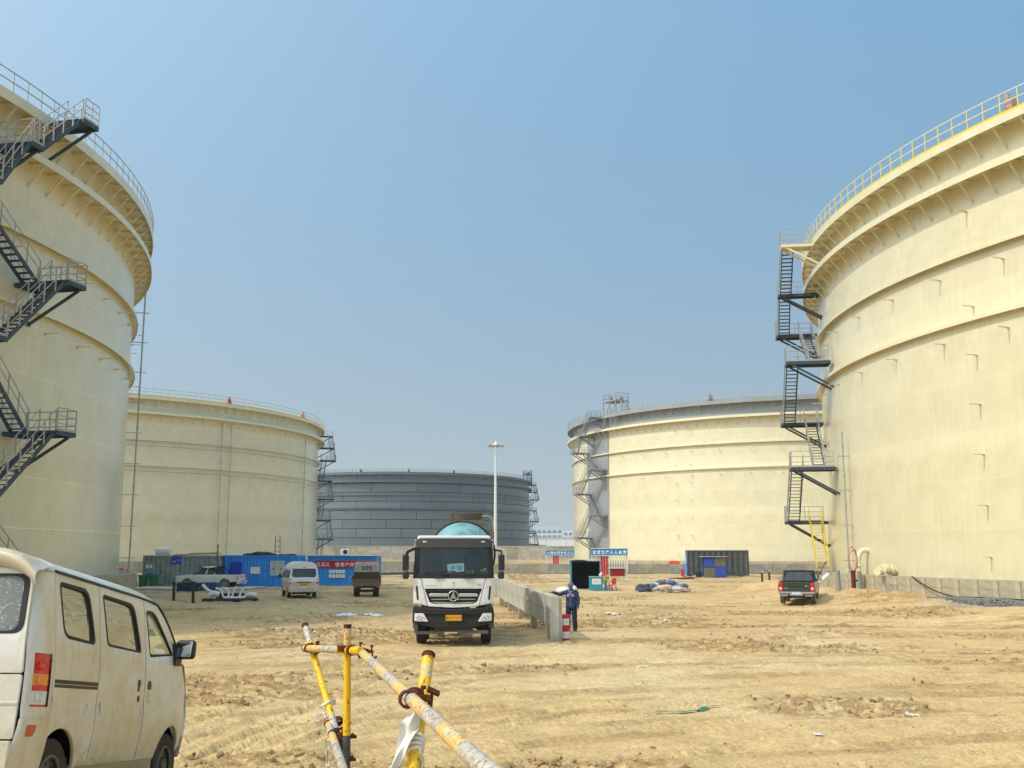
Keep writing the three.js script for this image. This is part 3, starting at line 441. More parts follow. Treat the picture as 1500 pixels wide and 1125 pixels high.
  for (const s of [1, -1]) for (const [k, nm] of [['q', 'rear_quarter'], ['s', 'sliding_door'], ['f', 'front_door']]) {
    let g = panel(outl[k], [win[k]], 0.018, (x, y) => W(x, y) - 0.018, 0.07, 0.005); if (s < 0) g = mirrorZ(g);
    const m = mesh(van, nm, g, paint), gl = k === 'f' ? clearGlass : film;
    const wnd = windowIn(van, win[k], (x, y) => W(x, y) - 0.014, gl); if (s < 0) wnd.scale.z = -1;
    if (k === 's') { sub(m, 'handle', [cyl(0.035, 0.035, 0.012, 0.26, 0.985, s * W(0.26, 0.98), Math.PI / 2, 0, 0, 14), box(0.05, 0.17, 0.012, 0.25, 0.93, s * W(0.26, 0.95)), cyl(0.03, 0.03, 0.012, 0.26, 0.86, s * W(0.26, 0.86), Math.PI / 2, 0, 0, 14)], MT.black); }
    if (k === 'f') { sub(m, 'handle', [cyl(0.05, 0.05, 0.016, 0.5, 0.97, s * (W(0.5, 0.97) - 0.002), Math.PI / 2, 0, 0, 18)], MT.black); sub(m, 'handle_pull', rbox(0.075, 0.11, 0.02, 0.012, 0.5, 0.885, s * (W(0.5, 0.88) + 0.004)), paint); if (s > 0) sub(m, 'fuel_flap', panel(roundPoly([[0.42, 0.68], [0.52, 0.72], [0.56, 0.6], [0.52, 0.46], [0.44, 0.5]], 0.03), [], 0.006, (x, y) => W(x, y) - 0.002, 0.06, 0.003), paint); }
    if (k === 'q') sub(m, 'slide_rail', [box(0.74, 0.022, 0.02, -0.975, 0.925, s * (W(-1, 0.92) - 0.004)), box(0.74, 0.028, 0.012, -0.975, 0.955, s * (W(-1, 0.95) + 0.002))], MT.black);
    mesh(van, 'sill', [box(1.66, 0.09, 0.05, 0.0, 0.325, s * 0.685), box(0.2, 0.2, 0.1, -0.72, 0.33, s * 0.62)], paint);
    mesh(van, 'wheel_arch', [cyl(ar + 0.02, ar + 0.02, 0.34, wx[0], wr, s * 0.53, Math.PI / 2, 0, 0, 28, true), cyl(ar + 0.02, ar + 0.02, 0.34, wx[1], wr, s * 0.5, Math.PI / 2, 0, 0, 28, true)], MT.black);
    for (const x of wx) wheel(van, x, wr, s * 0.635, wr, 0.165, { tyreMat: MT.dustRubber, rimMat: std([0.4, 0.37, 0.31], 0.6, 0.4, { map: dirtTex }), holes: 8, holeR: 0.11, ri: 0.6 });
  }
  // inner body that closes the gaps, floor and seats
  mesh(van, 'floor_pan', [box(2.9, 0.06, 1.3, 0, 0.4, 0), box(0.02, 0.35, 1.36, -0.58, 0.55, 0), box(0.02, 0.35, 1.36, 0.39, 0.55, 0), box(0.3, 0.12, 1.1, 1.35, 0.3, 0), box(0.35, 0.14, 0.9, -1.35, 0.3, 0)], MT.dustBlack);
  for (const s of [-0.36, 0.36]) mesh(van, 'seat', [rbox(0.46, 0.14, 0.48, 0.05, 0.42, 0.72, s), rbox(0.12, 0.6, 0.46, 0.05, 0.2, 1.02, s, 0, 0, 0.15)], std([0.07, 0.07, 0.075], 0.9));
  mesh(van, 'steering_wheel', new THREE.TorusGeometry(0.18, 0.014, 6, 24).rotateY(Math.PI / 2).rotateZ(-0.6).translate(0.82, 1.06, -0.36), MT.black);
  mesh(van, 'dashboard', rbox(0.34, 0.16, 1.3, 0.05, 1.18, 1.08, 0), MT.blackPlastic);
  // rear: rounded corners, hatch with window, tail lamps, bumper
  const rp = (s) => (u, y) => { const a = u * Math.PI / 2; return [-1.362 - 0.25 * Math.sin(a), y, s * (W(-1.36, y) - 0.001 - 0.09 * (1 - Math.cos(a)))]; };
  const rearX = (z, y) => -1.612 - 0.03 * (1 - (z / 0.68) ** 2) - (y > 1.2 ? -(y - 1.2) * 0.1 : 0);
  for (const s of [1, -1]) {
    const f0 = rp(s), f = (u, y) => { const q = f0(u, y); if (y > 1.2) q[0] += (y - 1.2) * 0.1 * u; return q; }, E = s;
    mesh(van, 'rear_corner', [sheet(f, 0, 1, 0.5, 0.78, 10, 4), sheet(f, 0, 1, 1.14, 1.74, 10, 10), sheet((u, y) => f(u, y), 0, 0.1, 0.78, 1.14, 3, 4), sheet((u, y) => f(u, y), 0.66, 1, 0.78, 1.14, 6, 4)], paint);
    const lamp = new THREE.Group(); lamp.name = 'tail_lamp'; van.add(lamp);
    const seg = (y0, y1, m, n) => sub(lamp, n, offsetSheet(f, 0.1, 0.68, y0, y1, 8, 4, 0.012 * E), m);
    seg(1.0, 1.14, lampRed, 'stop_lens'); seg(0.925, 1.0, lampAmber, 'turn_lens'); seg(0.885, 0.925, lampRed, 'divider'); seg(0.795, 0.885, lampWhite, 'reverse_lens'); seg(0.775, 0.795, lampRed, 'lower_edge');
    for (const [y, m] of [[1.055, lampRed], [0.962, lampAmber], [0.84, MT.chrome]]) { const q = f(0.4, y), n = V(-0.6, 0, s * 0.8); sub(lamp, 'bulb_cup', tr(new THREE.TorusGeometry(0.026, 0.007, 6, 18), q[0] + n.x * 0.014, y, q[2] + n.z * 0.014, 0, -Math.PI / 2 + s * 0.95, 0), m); }
    sub(lamp, 'gasket', [offsetSheet(f, 0.08, 0.12, 0.765, 1.15, 2, 6, 0.006 * E), offsetSheet(f, 0.68, 0.73, 0.765, 1.15, 2, 6, 0.006 * E), offsetSheet(f, 0.1, 0.7, 1.14, 1.152, 6, 1, 0.006 * E)], MT.black);
    mesh(van, 'reflector', offsetSheet((u, y) => { const q = f(u, y); q[0] -= 0.03; q[2] += s * 0.012; return q; }, 0.3, 0.62, 0.585, 0.66, 6, 2, 0.01 * E), std([0.55, 0.11, 0.035], 0.3));
    const bf = (u, y) => { const q = f(Math.max(0, u), y), k = 0.03 + 0.02 * Math.sin((y - 0.34) / 0.24 * 3.1); if (u < 0) q[0] += -u * 0.7; return [q[0] - k * Math.min(1, Math.max(0.2, u)), y, q[2] + s * 0.012 * (1 - u)]; };
    mesh(van, 'bumper_end', [sheet(bf, 0, 1, 0.36, 0.7, 10, 6)], paint);
  }
  const rz = 0.645, rw = roundPoly([[-0.575, 1.68], [0.575, 1.68], [0.595, 1.27], [-0.595, 1.27]], 0.08);
  const toRear = (g) => { const p = g.attributes.position; for (let i = 0; i < p.count; i++) { const z = p.getX(i), y = p.getY(i), d = p.getZ(i); p.setXYZ(i, rearX(z, y) - d, y, z); } return smooth(g, 0.5); };
  const flat = (pts, holes, t, z = 0) => { let g = norm(extr(pts, t, 0.004, holes)); g = norm(new TessellateModifier(0.09, 7).modify(g)); g.translate(0, 0, z); return toRear(g); };
  mesh(van, 'tailgate', [flat(roundPoly([[-rz, 1.0], [rz, 1.0], [0.6, 1.735], [-0.6, 1.735]], 0.02), [rw], 0.016), flat(roundPoly([[-rz, 0.57], [rz, 0.57], [rz, 0.992], [-rz, 0.992]], 0.02), [], 0.016), flat([[-rz, 0.79], [rz, 0.79], [rz, 0.815], [-rz, 0.815]], [], 0.01, 0.012)], paint);
  const rwg = new THREE.Group(); rwg.name = 'rear_window'; van.add(rwg);
  sub(rwg, 'seal', flat(ringOf(rw, -0.012), [ringOf(rw, 0.024)], 0.012, 0.01), MT.seal);
  const rg = flat(ringOf(rw, 0.004), [], 0.004, 0.004); { const p = rg.attributes.position, u = rg.attributes.uv; for (let i = 0; i < p.count; i++) u.setXY(i, (p.getZ(i) + 0.6) / 1.2, (p.getY(i) - 1.2) / 0.5); } sub(rwg, 'pane', rg, frost);
  mesh(van, 'rear_bumper', [flat(roundPoly([[-0.65, 0.36], [0.65, 0.36], [0.65, 0.56], [-0.65, 0.56]], 0.02), [], 0.05, 0.02)], paint); mesh(van, 'number_plate', flat([[-0.22, 0.84], [0.22, 0.84], [0.22, 0.98], [-0.22, 0.98]], [], 0.006, 0.02), MT.blue);
  mesh(van, 'underbody_skirt', [box(0.3, 0.1, 1.3, -1.42, 0.31, 0)], MT.dustBlack);
  // roof with drip rails, rear spoiler, windscreen and nose
  const roofEnd = 0.86, rf = (x, t) => { const e = clamp((x + 1.6) / 0.2), q = Math.max(0, x - 0.35) / (roofEnd - 0.35), zz = W(x, 1.72) + 0.006, c = Math.sign(t) * Math.min(1, Math.abs(t)); return [x, 1.722 + 0.15 * (1 - Math.abs(c) ** 3.2) ** 0.75 * (0.7 + 0.3 * sm(e)) - 0.045 * q * q, c * zz]; };
  mesh(van, 'roof', [sheet((t, x) => rf(x, t), -1, 1, -1.575, roofEnd, 40, 30)], paint);
  for (const s of [1, -1]) mesh(van, 'drip_rail', [tube([[-1.36, 1.732, s * (W(-1.3, 1.72) + 0.004)], [-0.4, 1.728, s * (W(-0.4, 1.72) + 0.004)], [0.4, 1.72, s * (W(0.4, 1.72) + 0.004)], [0.76, 1.695, s * (W(0.76, 1.7) + 0.003)], [0.95, 1.58, s * (W(0.95, 1.58) + 0.004)], [1.3, 1.3, s * (W(1.3, 1.3) + 0.004)]], 0.012, 6, 40)], MT.black);
  const sp = (t, v) => { const z = t * 0.665, e = Math.abs(t) ** 5, a = v * Math.PI; return [-1.6 - 0.085 * Math.sin(a) - 0.02 * v, 1.882 - 0.055 * e * 2.6 - 0.1 * (1 - Math.cos(a)) / 2 - (v > 0.5 ? (v - 0.5) * 0.06 : 0) - 0.03 * t * t, z]; };
  mesh(van, 'spoiler', [sheet((t, v) => sp(t, v), -1, 1, 0, 1, 40, 10), sheet((t, v) => { const a = sp(t, 0), b = rf(-1.45, t * 0.93); return [a[0] + (b[0] - a[0]) * v, a[1] + (b[1] - a[1]) * v, a[2]]; }, -1, 1, 0, 1, 30, 3)], paint);
  const ws = (t, v) => { const x = 0.83 + 0.62 * v + 0.07 * (1 - t * t), y = 1.79 - 0.1 * t * t * (1 - v) - 0.58 * v; return [x - 0.02, y, t * (W(x, y) - 0.035)]; };
  mesh(van, 'windscreen', sheet(ws, -1, 1, 0, 1, 24, 12), clearGlass);
  mesh(van, 'sticker', offsetSheet(ws, 0.62, 0.78, 0.42, 0.54, 6, 4, 0.004), std([0.03, 0.2, 0.4], 0.6)); mesh(van, 'sticker', offsetSheet(ws, 0.6, 0.74, 0.28, 0.38, 6, 4, 0.004), std([0.6, 0.62, 0.62], 0.6));
  const nose = (t, v) => { const x = 1.45 + 0.26 * Math.sin(v * 1.5) + 0.08 * (1 - t * t), y = 1.21 - 0.2 * v * v - 0.62 * Math.max(0, v - 0.35); return [x, y, t * (W(Math.min(x, 1.6), y) - 0.002)]; };
  mesh(van, 'nose', [sheet(nose, -1, 1, 0, 1.25, 24, 14)], paint);
  mesh(van, 'front_bumper', [rbox(0.2, 0.3, 1.16, 0.06, 1.68, 0.52, 0)], paint);
  for (const s of [1, -1]) { mesh(van, 'head_lamp', rbox(0.1, 0.16, 0.22, 0.04, 1.7, 0.82, s * 0.42), lampWhite); mesh(van, 'fender', panel([[1.485, 0.4], [1.68, 0.45], [1.68, 0.95], [1.42, 1.19], [1.48, 0.62]], [], 0.02, (x, y) => W(x, y) - 0.022, 0.08, 0.004).scale(1, 1, s), paint);
    const mir = new THREE.Group(); mir.name = 'wing_mirror'; van.add(mir);
    sub(mir, 'mirror_arm', [box(0.16, 0.2, 0.05, 1.18, 1.28, s * (W(1.18, 1.28) + 0.02)), box(0.05, 0.08, 0.16, 1.2, 1.32, s * 0.78)], MT.black);
    sub(mir, 'mirror_shell', rbox(0.09, 0.18, 0.19, 0.04, 1.21, 1.33, s * 0.8, 0, 0, 0, 4), MT.blackPlastic);
    sub(mir, 'mirror_glass', rbox(0.01, 0.145, 0.145, 0.004, 1.162, 1.33, s * 0.8, 0, s * -0.1, -0.25), MT.chrome); }
  // stands nose-down on the ramp
  const g0 = gy(-3.4, 7.49), g1 = gy(-3.4, 9.83); van.rotation.order = 'YXZ'; van.rotation.y = Math.PI / 2 - 0.024; van.rotation.z = -Math.atan2(g0 - g1, 2.34);
  van.position.set(-3.98, (g0 + g1) / 2 - 0.012, -8.66);
}
// ---------- lettering: strokes on a 0..9 grid, drawn as thick lines ----------
const GLYPH = {
  人: '51 44 19;44 99', 安: '51 52;13 93 84;13 14;15 95;45 37 89;66 48 29', 全: '51 14;51 94;24 74;26 76;54 58;18 98', 生: '31 14;23 83;51 58;25 75;18 98', 产: '51 52;13 93;33 44;63 54;14 94;24 19', 有: '13 93;51 18;36 39;35 75 79;36 76;37 77',
  责: '12 92;23 83;51 54;14 94;35 38;35 75 78;54 56;46 19;68 89', 评: '21 32;04 24 28 37;42 92;53 54;83 74;45 95;62 69', 级: '31 13 33 15;16 35;18 37;52 92 75 95 58 49;52 59;64 99', 态: '12 92;51 18;53 99;26 18;46 47 88 86;75 97', 化: '31 14;24 29;82 55;61 68 98 96', 持: '03 33;21 29 18;05 35;42 92;51 64;14 14;44 94;46 96;74 79 68;57 68', 续: '31 13 33 15;16 35;18 37;42 92;61 64;44 94 85;55 56;46 96;65 49;68 99',
  严: '12 92;34 36;64 66;23 34;83 74;15 95;15 19', 厉: '12 92;12 19;34 94;55 38;45 85 79 69', 打: '03 33;21 29 18;06 36;43 93;73 79 58', 击: '13 83;51 58;15 95;17 19 89 87', 违: '12 23;04 24 18;18 99;42 82;34 94;35 85 87;61 68', 法: '11 22;03 14;09 25;43 83;61 65;35 95;56 48 88;76 89',
  入: '42 54 19;54 99', 场: '03 33;21 28;08 37;42 82 54;54 94 89 79;64 47;84 58', 必: '13 05;33 28 88 86;43 54;82 28;93 96', 须: '31 13;34 16;37 19;42 92;62 44;54 57;54 84 87;65 48;77 98',
};
function writeText(c, text, x, y, w, h, color, lw = 0.1) { c.strokeStyle = color; c.lineCap = 'butt'; c.lineJoin = 'miter'; const n = [...text].length, cw = w / n; [...text].forEach((ch, i) => { const gl = GLYPH[ch]; if (!gl) return; c.lineWidth = Math.min(cw, h) * lw; for (const st of gl.split(';')) { c.beginPath(); st.split(' ').forEach((p, k) => { const px = x + i * cw + (0.1 + 0.8 * p[0] / 9) * cw, py = y + (0.04 + 0.92 * p[1] / 9) * h; k ? c.lineTo(px, py) : c.moveTo(px, py); }); c.stroke(); } }); }
const textPlate = (bg, fg, text, W_, H_, font = true) => std([1, 1, 1], 0.5, 0, { map: canvasTex(W_, H_, (c, w, h) => { c.fillStyle = bg; c.fillRect(0, 0, w, h); c.strokeStyle = fg; c.lineWidth = h * 0.03; c.strokeRect(h * 0.06, h * 0.06, w - h * 0.12, h * 0.88); if (font) { c.fillStyle = fg; c.font = `bold ${h * 0.66}px sans-serif`; c.textAlign = 'center'; c.textBaseline = 'middle'; c.fillText(text, w / 2, h * 0.54); } else writeText(c, text, w * 0.04, h * 0.12, w * 0.92, h * 0.76, fg, 0.11); }) });
const faceUv = (g, x0, x1, y0, y1) => { g = norm(g); const p = g.attributes.position, u = g.attributes.uv; for (let i = 0; i < p.count; i++) u.setXY(i, (p.getX(i) - x0) / (x1 - x0), (p.getY(i) - y0) / (y1 - y0)); return g; };
const cardGeo = (w, h, x = 0, y = 0, z = 0, t = 0.012) => faceUv(box(w, h, t, x, y, z), x - w / 2, x + w / 2, y - h / 2, y + h / 2);

// ---------- concrete mixer truck, facing the camera (x to the right, z forwards) ----------
{
  const T = thing('mixer_truck', 'white mixer truck with a teal drum facing the camera in the middle', 'mixer truck', [-1.83, 0, -32.2], 0.035);
  const white = new THREE.MeshPhysicalMaterial({ color: lin(0.8, 0.8, 0.77), map: softDirt, roughness: 0.4, clearcoat: 0.4, clearcoatRoughness: 0.25 });
  const teal = std([0.22, 0.46, 0.47], 0.5, 0, { map: dirtTex }), mud = std([0.2, 0.18, 0.12], 0.95, 0, { map: dirtTex }), greenish = std([0.42, 0.46, 0.24], 0.7, 0, { map: dirtTex });
  const bow = (x, y) => -0.1 * (x / 1.25) ** 2 - 0.06 * Math.max(0, y - 2.05) ** 1.3 - 0.5 * Math.max(0, Math.abs(x) - 1.1) ** 1.6;
  const P = (name, pts, holes, t, z, m, par = T, b = 0.01) => mesh(par, name, panel(pts, holes, t, (x, y) => bow(x, y) + z, 0.16, b), m);
  const sym = (pts) => [...pts, ...pts.slice().reverse().map(([x, y]) => [-x, y])];
  // front skin below the windscreen, in a centre panel and two corners
  P('front_panel', sym([[0.0, 1.16], [0.76, 1.2], [0.8, 1.22], [1.0, 2.06], [0, 2.06]]).filter((p, i, a) => i === 0 || Math.abs(p[0] - a[i - 1][0]) + Math.abs(p[1] - a[i - 1][1]) > 1e-6), [roundPoly([[-0.9, 1.74], [0.9, 1.74], [0.74, 1.34], [0.6, 1.27], [-0.6, 1.27], [-0.74, 1.34]], 0.03).reverse()], 0.03, 0, white);
  for (const s of [1, -1]) {
    P('corner_panel', [[0.815, 1.22], [1.25, 1.3], [1.27, 2.06], [1.015, 2.06]].map(([x, y]) => [s * x, y]), [], 0.03, -0.004, white);
    P('air_slot', roundPoly([[1.12, 1.82], [1.18, 1.83], [1.14, 1.4], [1.08, 1.4]], 0.02).map(([x, y]) => [s * x, y]), [], 0.02, 0.02, MT.black);
    P('screen_pillar', [[1.13, 2.06], [1.27, 2.06], [1.22, 3.0], [1.1, 3.0]].map(([x, y]) => [s * x, y]), [], 0.04, -0.01, MT.dustBlack);
    P('corner_vane', [[0.99, 1.79], [1.2, 1.81], [1.2, 1.83], [0.99, 1.81]].map(([x, y]) => [s * x, y]), [], 0.01, 0.03, white);
  }
  P('cowl', roundPoly([[-1.14, 2.06], [1.14, 2.06], [1.12, 2.2], [-1.12, 2.2]], 0.03), [], 0.03, 0.012, MT.dustBlack);
  for (const [x0, x1, y0] of [[-0.55, 0.05, 2.12], [0.35, 0.98, 2.12]]) mesh(T, 'wiper', [bar([x0 + 0.1, y0, bow(x0, 2.1) + 0.07], [x0 + 0.42, 2.22, bow(x1, 2.2) + 0.06], 0.025), bar([x0 - 0.35, 2.24, bow(x0, 2.3) + 0.05], [x1, 2.27, bow(x1, 2.3) + 0.05], 0.03), box(0.3, 0.06, 0.06, x0 + 0.1, 2.1, bow(x0, 2.1) + 0.07)], MT.black);
  // windscreen over a real cab interior
  const screen = roundPoly([[-1.13, 2.19], [1.13, 2.19], [1.09, 3.02], [-1.09, 3.02]], 0.07);
  const tint = new THREE.MeshPhysicalMaterial({ color: lin(0.78, 0.88, 0.88), roughness: 0.03, transmission: 1, thickness: 0, ior: 1.5 });
  P('windscreen', screen, [], 0.006, -0.004, tint, T, 0); P('screen_seal', ringOf(screen, -0.02), [ringOf(screen, 0.03)], 0.02, 0.002, MT.black);
  mesh(T, 'cab_shell', [box(2.46, 0.06, 2.0, 0, 3.24, -1.15), box(0.05, 1.9, 1.98, -1.22, 2.2, -1.16), box(0.05, 1.9, 1.98, 1.22, 2.2, -1.16), box(2.46, 2.0, 0.05, 0, 2.2, -2.12), box(2.4, 0.06, 1.9, 0, 1.3, -1.15)], white);
  mesh(T, 'cab_lining', [box(2.36, 1.5, 0.03, 0, 2.4, -1.98), box(0.02, 1.5, 1.8, -1.18, 2.4, -1.1), box(0.02, 1.5, 1.8, 1.18, 2.4, -1.1), box(2.36, 0.02, 1.8, 0, 3.14, -1.1)], std([0.36, 0.4, 0.4], 0.9));
  mesh(T, 'dashboard', [rbox(2.3, 0.22, 0.6, 0.06, 0, 2.08, -0.52)], std([0.2, 0.21, 0.21], 0.8));
  for (const x of [-0.68, 0.62]) mesh(T, 'seat', [rbox(0.55, 0.75, 0.18, 0.07, x, 2.45, -1.4), rbox(0.34, 0.2, 0.14, 0.05, x, 2.9, -1.42)], std([0.06, 0.07, 0.075], 0.9));
  mesh(T, 'steering_wheel', new THREE.TorusGeometry(0.24, 0.02, 8, 28).rotateX(-0.7).translate(0.62, 2.3, -0.75), MT.black);
  const paper = std([1, 1, 1], 0.8, 0, { map: canvasTex(256, 128, (c, w, h) => { c.fillStyle = '#e9f4f4'; c.fillRect(0, 0, w, h); writeText(c, '评级', 26, 18, 205, 92, '#20303a', 0.08); }) });
  mesh(T, 'paper_card', tr(cardGeo(0.52, 0.27, 0, 0, 0, 0.004), 0.06, 2.38, -0.28, -0.25, 0, 0.08), paper, 'white paper card with two handwritten characters');
  mesh(T, 'dashboard_litter', [sph(0.06, 0.42, 2.24, -0.34, 2.2, 0.7, 1), sph(0.05, 0.58, 2.25, -0.36, 1.5, 1, 1), sph(0.06, 0.92, 2.26, -0.4, 1.6, 1, 1), sph(0.05, 1.0, 2.3, -0.42, 1, 1.4, 1)], std([0.5, 0.46, 0.3], 0.9));
  // roof, visor, marker lamps, antenna
  P('sun_visor', roundPoly([[-1.22, 3.0], [1.22, 3.0], [1.2, 3.26], [1.05, 3.3], [-1.05, 3.3], [-1.2, 3.26]], 0.05), [], 0.06, 0.05, std([0.05, 0.045, 0.042], 0.5));
  mesh(T, 'roof', [rbox(2.32, 0.16, 1.95, 0.07, 0, 3.31, -1.15)], white);
  for (const x of [-0.92, 0.92]) P('marker_lamp', [[x - 0.06, 3.17], [x + 0.06, 3.17], [x + 0.06, 3.21], [x - 0.06, 3.21]], [], 0.02, 0.105, lampWhite);
  mesh(T, 'antenna', bar([0.82, 3.36, -0.4], [0.82, 3.62, -0.42], 0.008, 0.008, 6), MT.black);
  // grille with two bright bars and the round badge
  const grille = new THREE.Group(); grille.name = 'grille'; T.add(grille);
  P('grille_back', roundPoly([[-0.92, 1.76], [0.92, 1.76], [0.75, 1.33], [0.6, 1.25], [-0.6, 1.25], [-0.75, 1.33]], 0.03), [], 0.01, -0.05, MT.black, grille);
  for (const s of [1, -1]) { P('grille_bar', [[s * 0.17, 1.6], [s * 0.72, 1.6], [s * 0.78, 1.55], [s * 0.74, 1.5], [s * 0.17, 1.5]], [], 0.03, 0.0, MT.chrome, grille); P('grille_bar', [[s * 0.1, 1.69], [s * 0.8, 1.69], [s * 0.78, 1.66], [s * 0.1, 1.66]], [], 0.02, 0.0, MT.dustBlack, grille); P('grille_bar', [[s * 0.1, 1.43], [s * 0.7, 1.43], [s * 0.67, 1.4], [s * 0.1, 1.4]], [], 0.02, 0.0, MT.steel, grille); P('grille_bar', [[0, 1.32], [s * 0.66, 1.34], [s * 0.58, 1.28], [0, 1.27]], [], 0.02, 0.0, std([0.3, 0.32, 0.3], 0.5, 0.3), grille); }
  const badge = new THREE.Group(); badge.name = 'badge'; T.add(badge);
  sub(badge, 'badge_disc', cyl(0.165, 0.165, 0.05, 0, 1.52, 0.05, Math.PI / 2, 0, 0, 32), MT.black); sub(badge, 'badge_ring', new THREE.TorusGeometry(0.155, 0.014, 8, 36).translate(0, 1.52, 0.075), MT.chrome);
  sub(badge, 'badge_star', extr([[0, 0.15], [0.035, 0.03], [0.1, -0.12], [0.05, -0.1], [0.0, -0.04], [-0.05, -0.1], [-0.1, -0.12], [-0.035, 0.03]], 0.02, 0.004).translate(0, 1.52, 0.075), MT.chrome);
  P('lettering', [[-0.86, 1.82], [-0.5, 1.82], [-0.5, 1.86], [-0.86, 1.86]], [], 0.006, 0.028, std([0.5, 0.5, 0.5], 0.4, 0.5)); P('lettering', [[0.74, 1.83], [0.88, 1.83], [0.88, 1.88], [0.74, 1.88]], [], 0.006, 0.028, std([0.5, 0.5, 0.5], 0.4, 0.5));
  mesh(T, 'lock', cyl(0.03, 0.03, 0.02, 0, 1.92, 0.04, Math.PI / 2, 0, 0, 14), MT.steel);
  // bumper
  P('bumper', sym([[0, 1.12], [0.9, 1.16], [1.22, 1.22], [1.26, 1.1], [1.27, 0.72], [1.1, 0.66], [0.6, 0.55], [0, 0.55]]).filter((p, i, a) => i === 0 || Math.abs(p[0] - a[i - 1][0]) + Math.abs(p[1] - a[i - 1][1]) > 1e-6).slice(0, -1), [], 0.12, -0.04, MT.dustBlack, T, 0.03);
  P('bumper_lip', [[-0.9, 1.02], [0.9, 1.02], [0.86, 0.98], [-0.86, 0.98]], [], 0.02, 0.13, MT.blackPlastic);
  for (const s of [1, -1]) { const hl = new THREE.Group(); hl.name = 'head_lamp'; T.add(hl); const pts = roundPoly([[1.2, 1.0], [1.2, 0.76], [0.76, 0.74], [0.92, 1.0]], 0.03).map(([x, y]) => [s * x, y]); P('lens', pts, [], 0.03, 0.115, lampWhite, hl); for (const [x, y] of [[1.06, 0.86], [0.94, 0.83]]) { sub(hl, 'reflector', tr(new THREE.TorusGeometry(0.055, 0.012, 6, 18), s * x, y, bow(x, y) + 0.155), MT.steel); } P('lamp_frame', ringOf(pts, -0.02), [ringOf(pts, 0.012)], 0.02, 0.122, MT.black, hl); }
  mesh(T, 'number_plate', cardGeo(0.5, 0.18, 0.02, 0.86, 0.15), textPlate('#e8a512', '#33270c', 'BV17157', 256, 92));
  mesh(T, 'under_guard', [box(0.95, 0.1, 0.06, 0.62, 0.42, 0), box(0.9, 0.08, 0.06, -0.72, 0.4, -0.04), box(0.1, 0.3, 0.1, -1.16, 0.55, -0.1), box(1.2, 0.2, 0.3, 0, 0.5, -0.5)], std([0.13, 0.13, 0.13], 0.7, 0.2, { map: dirtTex }));
  // mirrors on arms
  for (const s of [1, -1]) { const m = new THREE.Group(); m.name = 'wing_mirror'; T.add(m); const x = s * 1.5;
    sub(m, 'mirror_arm', s < 0 ? [bar([-1.2, 3.0, -0.2], [-1.44, 2.88, 0.05], 0.07), bar([-1.44, 2.88, 0.05], [-1.5, 2.7, 0.08], 0.07)] : [bar([1.2, 2.95, -0.3], [1.5, 2.9, -0.05], 0.06), bar([1.5, 2.9, -0.05], [1.5, 2.8, -0.05], 0.05)], MT.blackPlastic);
    sub(m, 'mirror_shell', rbox(0.2, 0.5, 0.16, 0.05, x, 2.55, 0.02), MT.blackPlastic); sub(m, 'wide_mirror', rbox(0.2, 0.24, 0.18, 0.06, x - s * 0.01, 2.16, 0.02), MT.blackPlastic); }
  mesh(T, 'side_step', [box(0.16, 0.5, 0.8, 1.2, 0.75, -0.9), box(0.16, 0.5, 0.8, -1.2, 0.75, -0.9), box(0.06, 1.0, 0.9, 1.26, 1.7, -2.7), box(0.2, 0.9, 0.5, 1.1, 1.0, -2.6)], mud);
  // chassis, wheels on four axles
  mesh(T, 'chassis', [box(0.12, 0.28, 8.6, -0.42, 0.95, -4.6), box(0.12, 0.28, 8.6, 0.42, 0.95, -4.6), box(2.0, 0.2, 0.3, 0, 0.55, -1.2), box(1.9, 0.2, 0.3, 0, 0.55, -6.6), box(1.9, 0.2, 0.3, 0, 0.55, -7.95), box(0.7, 0.7, 1.2, 0, 0.9, -0.9), box(0.5, 0.6, 1.0, 0.95, 0.95, -4.3), box(0.5, 0.6, 1.0, -0.95, 0.95, -4.3)], MT.dustBlack);
  const wset = { tread: true, ri: 0.56, tyreMat: std([0.035, 0.033, 0.03], 0.9, 0, { map: dirtTex }), rimMat: mud };
  for (const [z, dual] of [[-1.2, 0], [-2.9, 0], [-6.6, 1], [-7.95, 1]]) for (const s of [1, -1]) { const w = wheel(T, s * (dual ? 0.98 : 1.03), 0.51, z, 0.51, dual ? 0.56 : 0.32, { ...wset, side: s }); w.rotation.y = Math.PI / 2; if (s < 0) w.rotation.y = Math.PI / 2; }
  mesh(T, 'mudguard', [0, 1].flatMap((i) => [1, -1].map((s) => sheet((u, v) => [s * (0.72 + 0.56 * v), 0.51 + 0.66 * Math.sin(u), -7.28 + 0.66 * Math.cos(u) + (i ? 0.67 : -0.67)], 0.4, Math.PI - 0.4, 0, 1, 14, 1))), MT.dustBlack);
  // drum: bellied cone leaning back, on its frame
  const dr = [[0.02, 0], [0.5, 0.03], [0.85, 0.16], [1.04, 0.42], [1.1, 1.0], [1.12, 1.7], [1.1, 2.4], [0.98, 3.5], [0.8, 4.7], [0.62, 5.5], [0.58, 5.6]].map((p) => new THREE.Vector2(...p));
  const drum = new THREE.LatheGeometry(new THREE.SplineCurve(dr).getPoints(50), 48); const DT = (g) => tr(g, 0.22, 2.66, -2.35, -Math.PI / 2 + 0.1, 0, 0);
  mesh(T, 'drum', DT(drum), teal); mesh(T, 'drum_hub', DT(cyl(0.66, 0.6, 0.06, 0, 0.06, 0, 0, 0, 0, 36)), std([0.15, 0.42, 0.44], 0.5));
  mesh(T, 'drum_band', DT(new THREE.TorusGeometry(1.13, 0.045, 8, 48).rotateX(Math.PI / 2).translate(0, 1.3, 0)), MT.dustBlack);
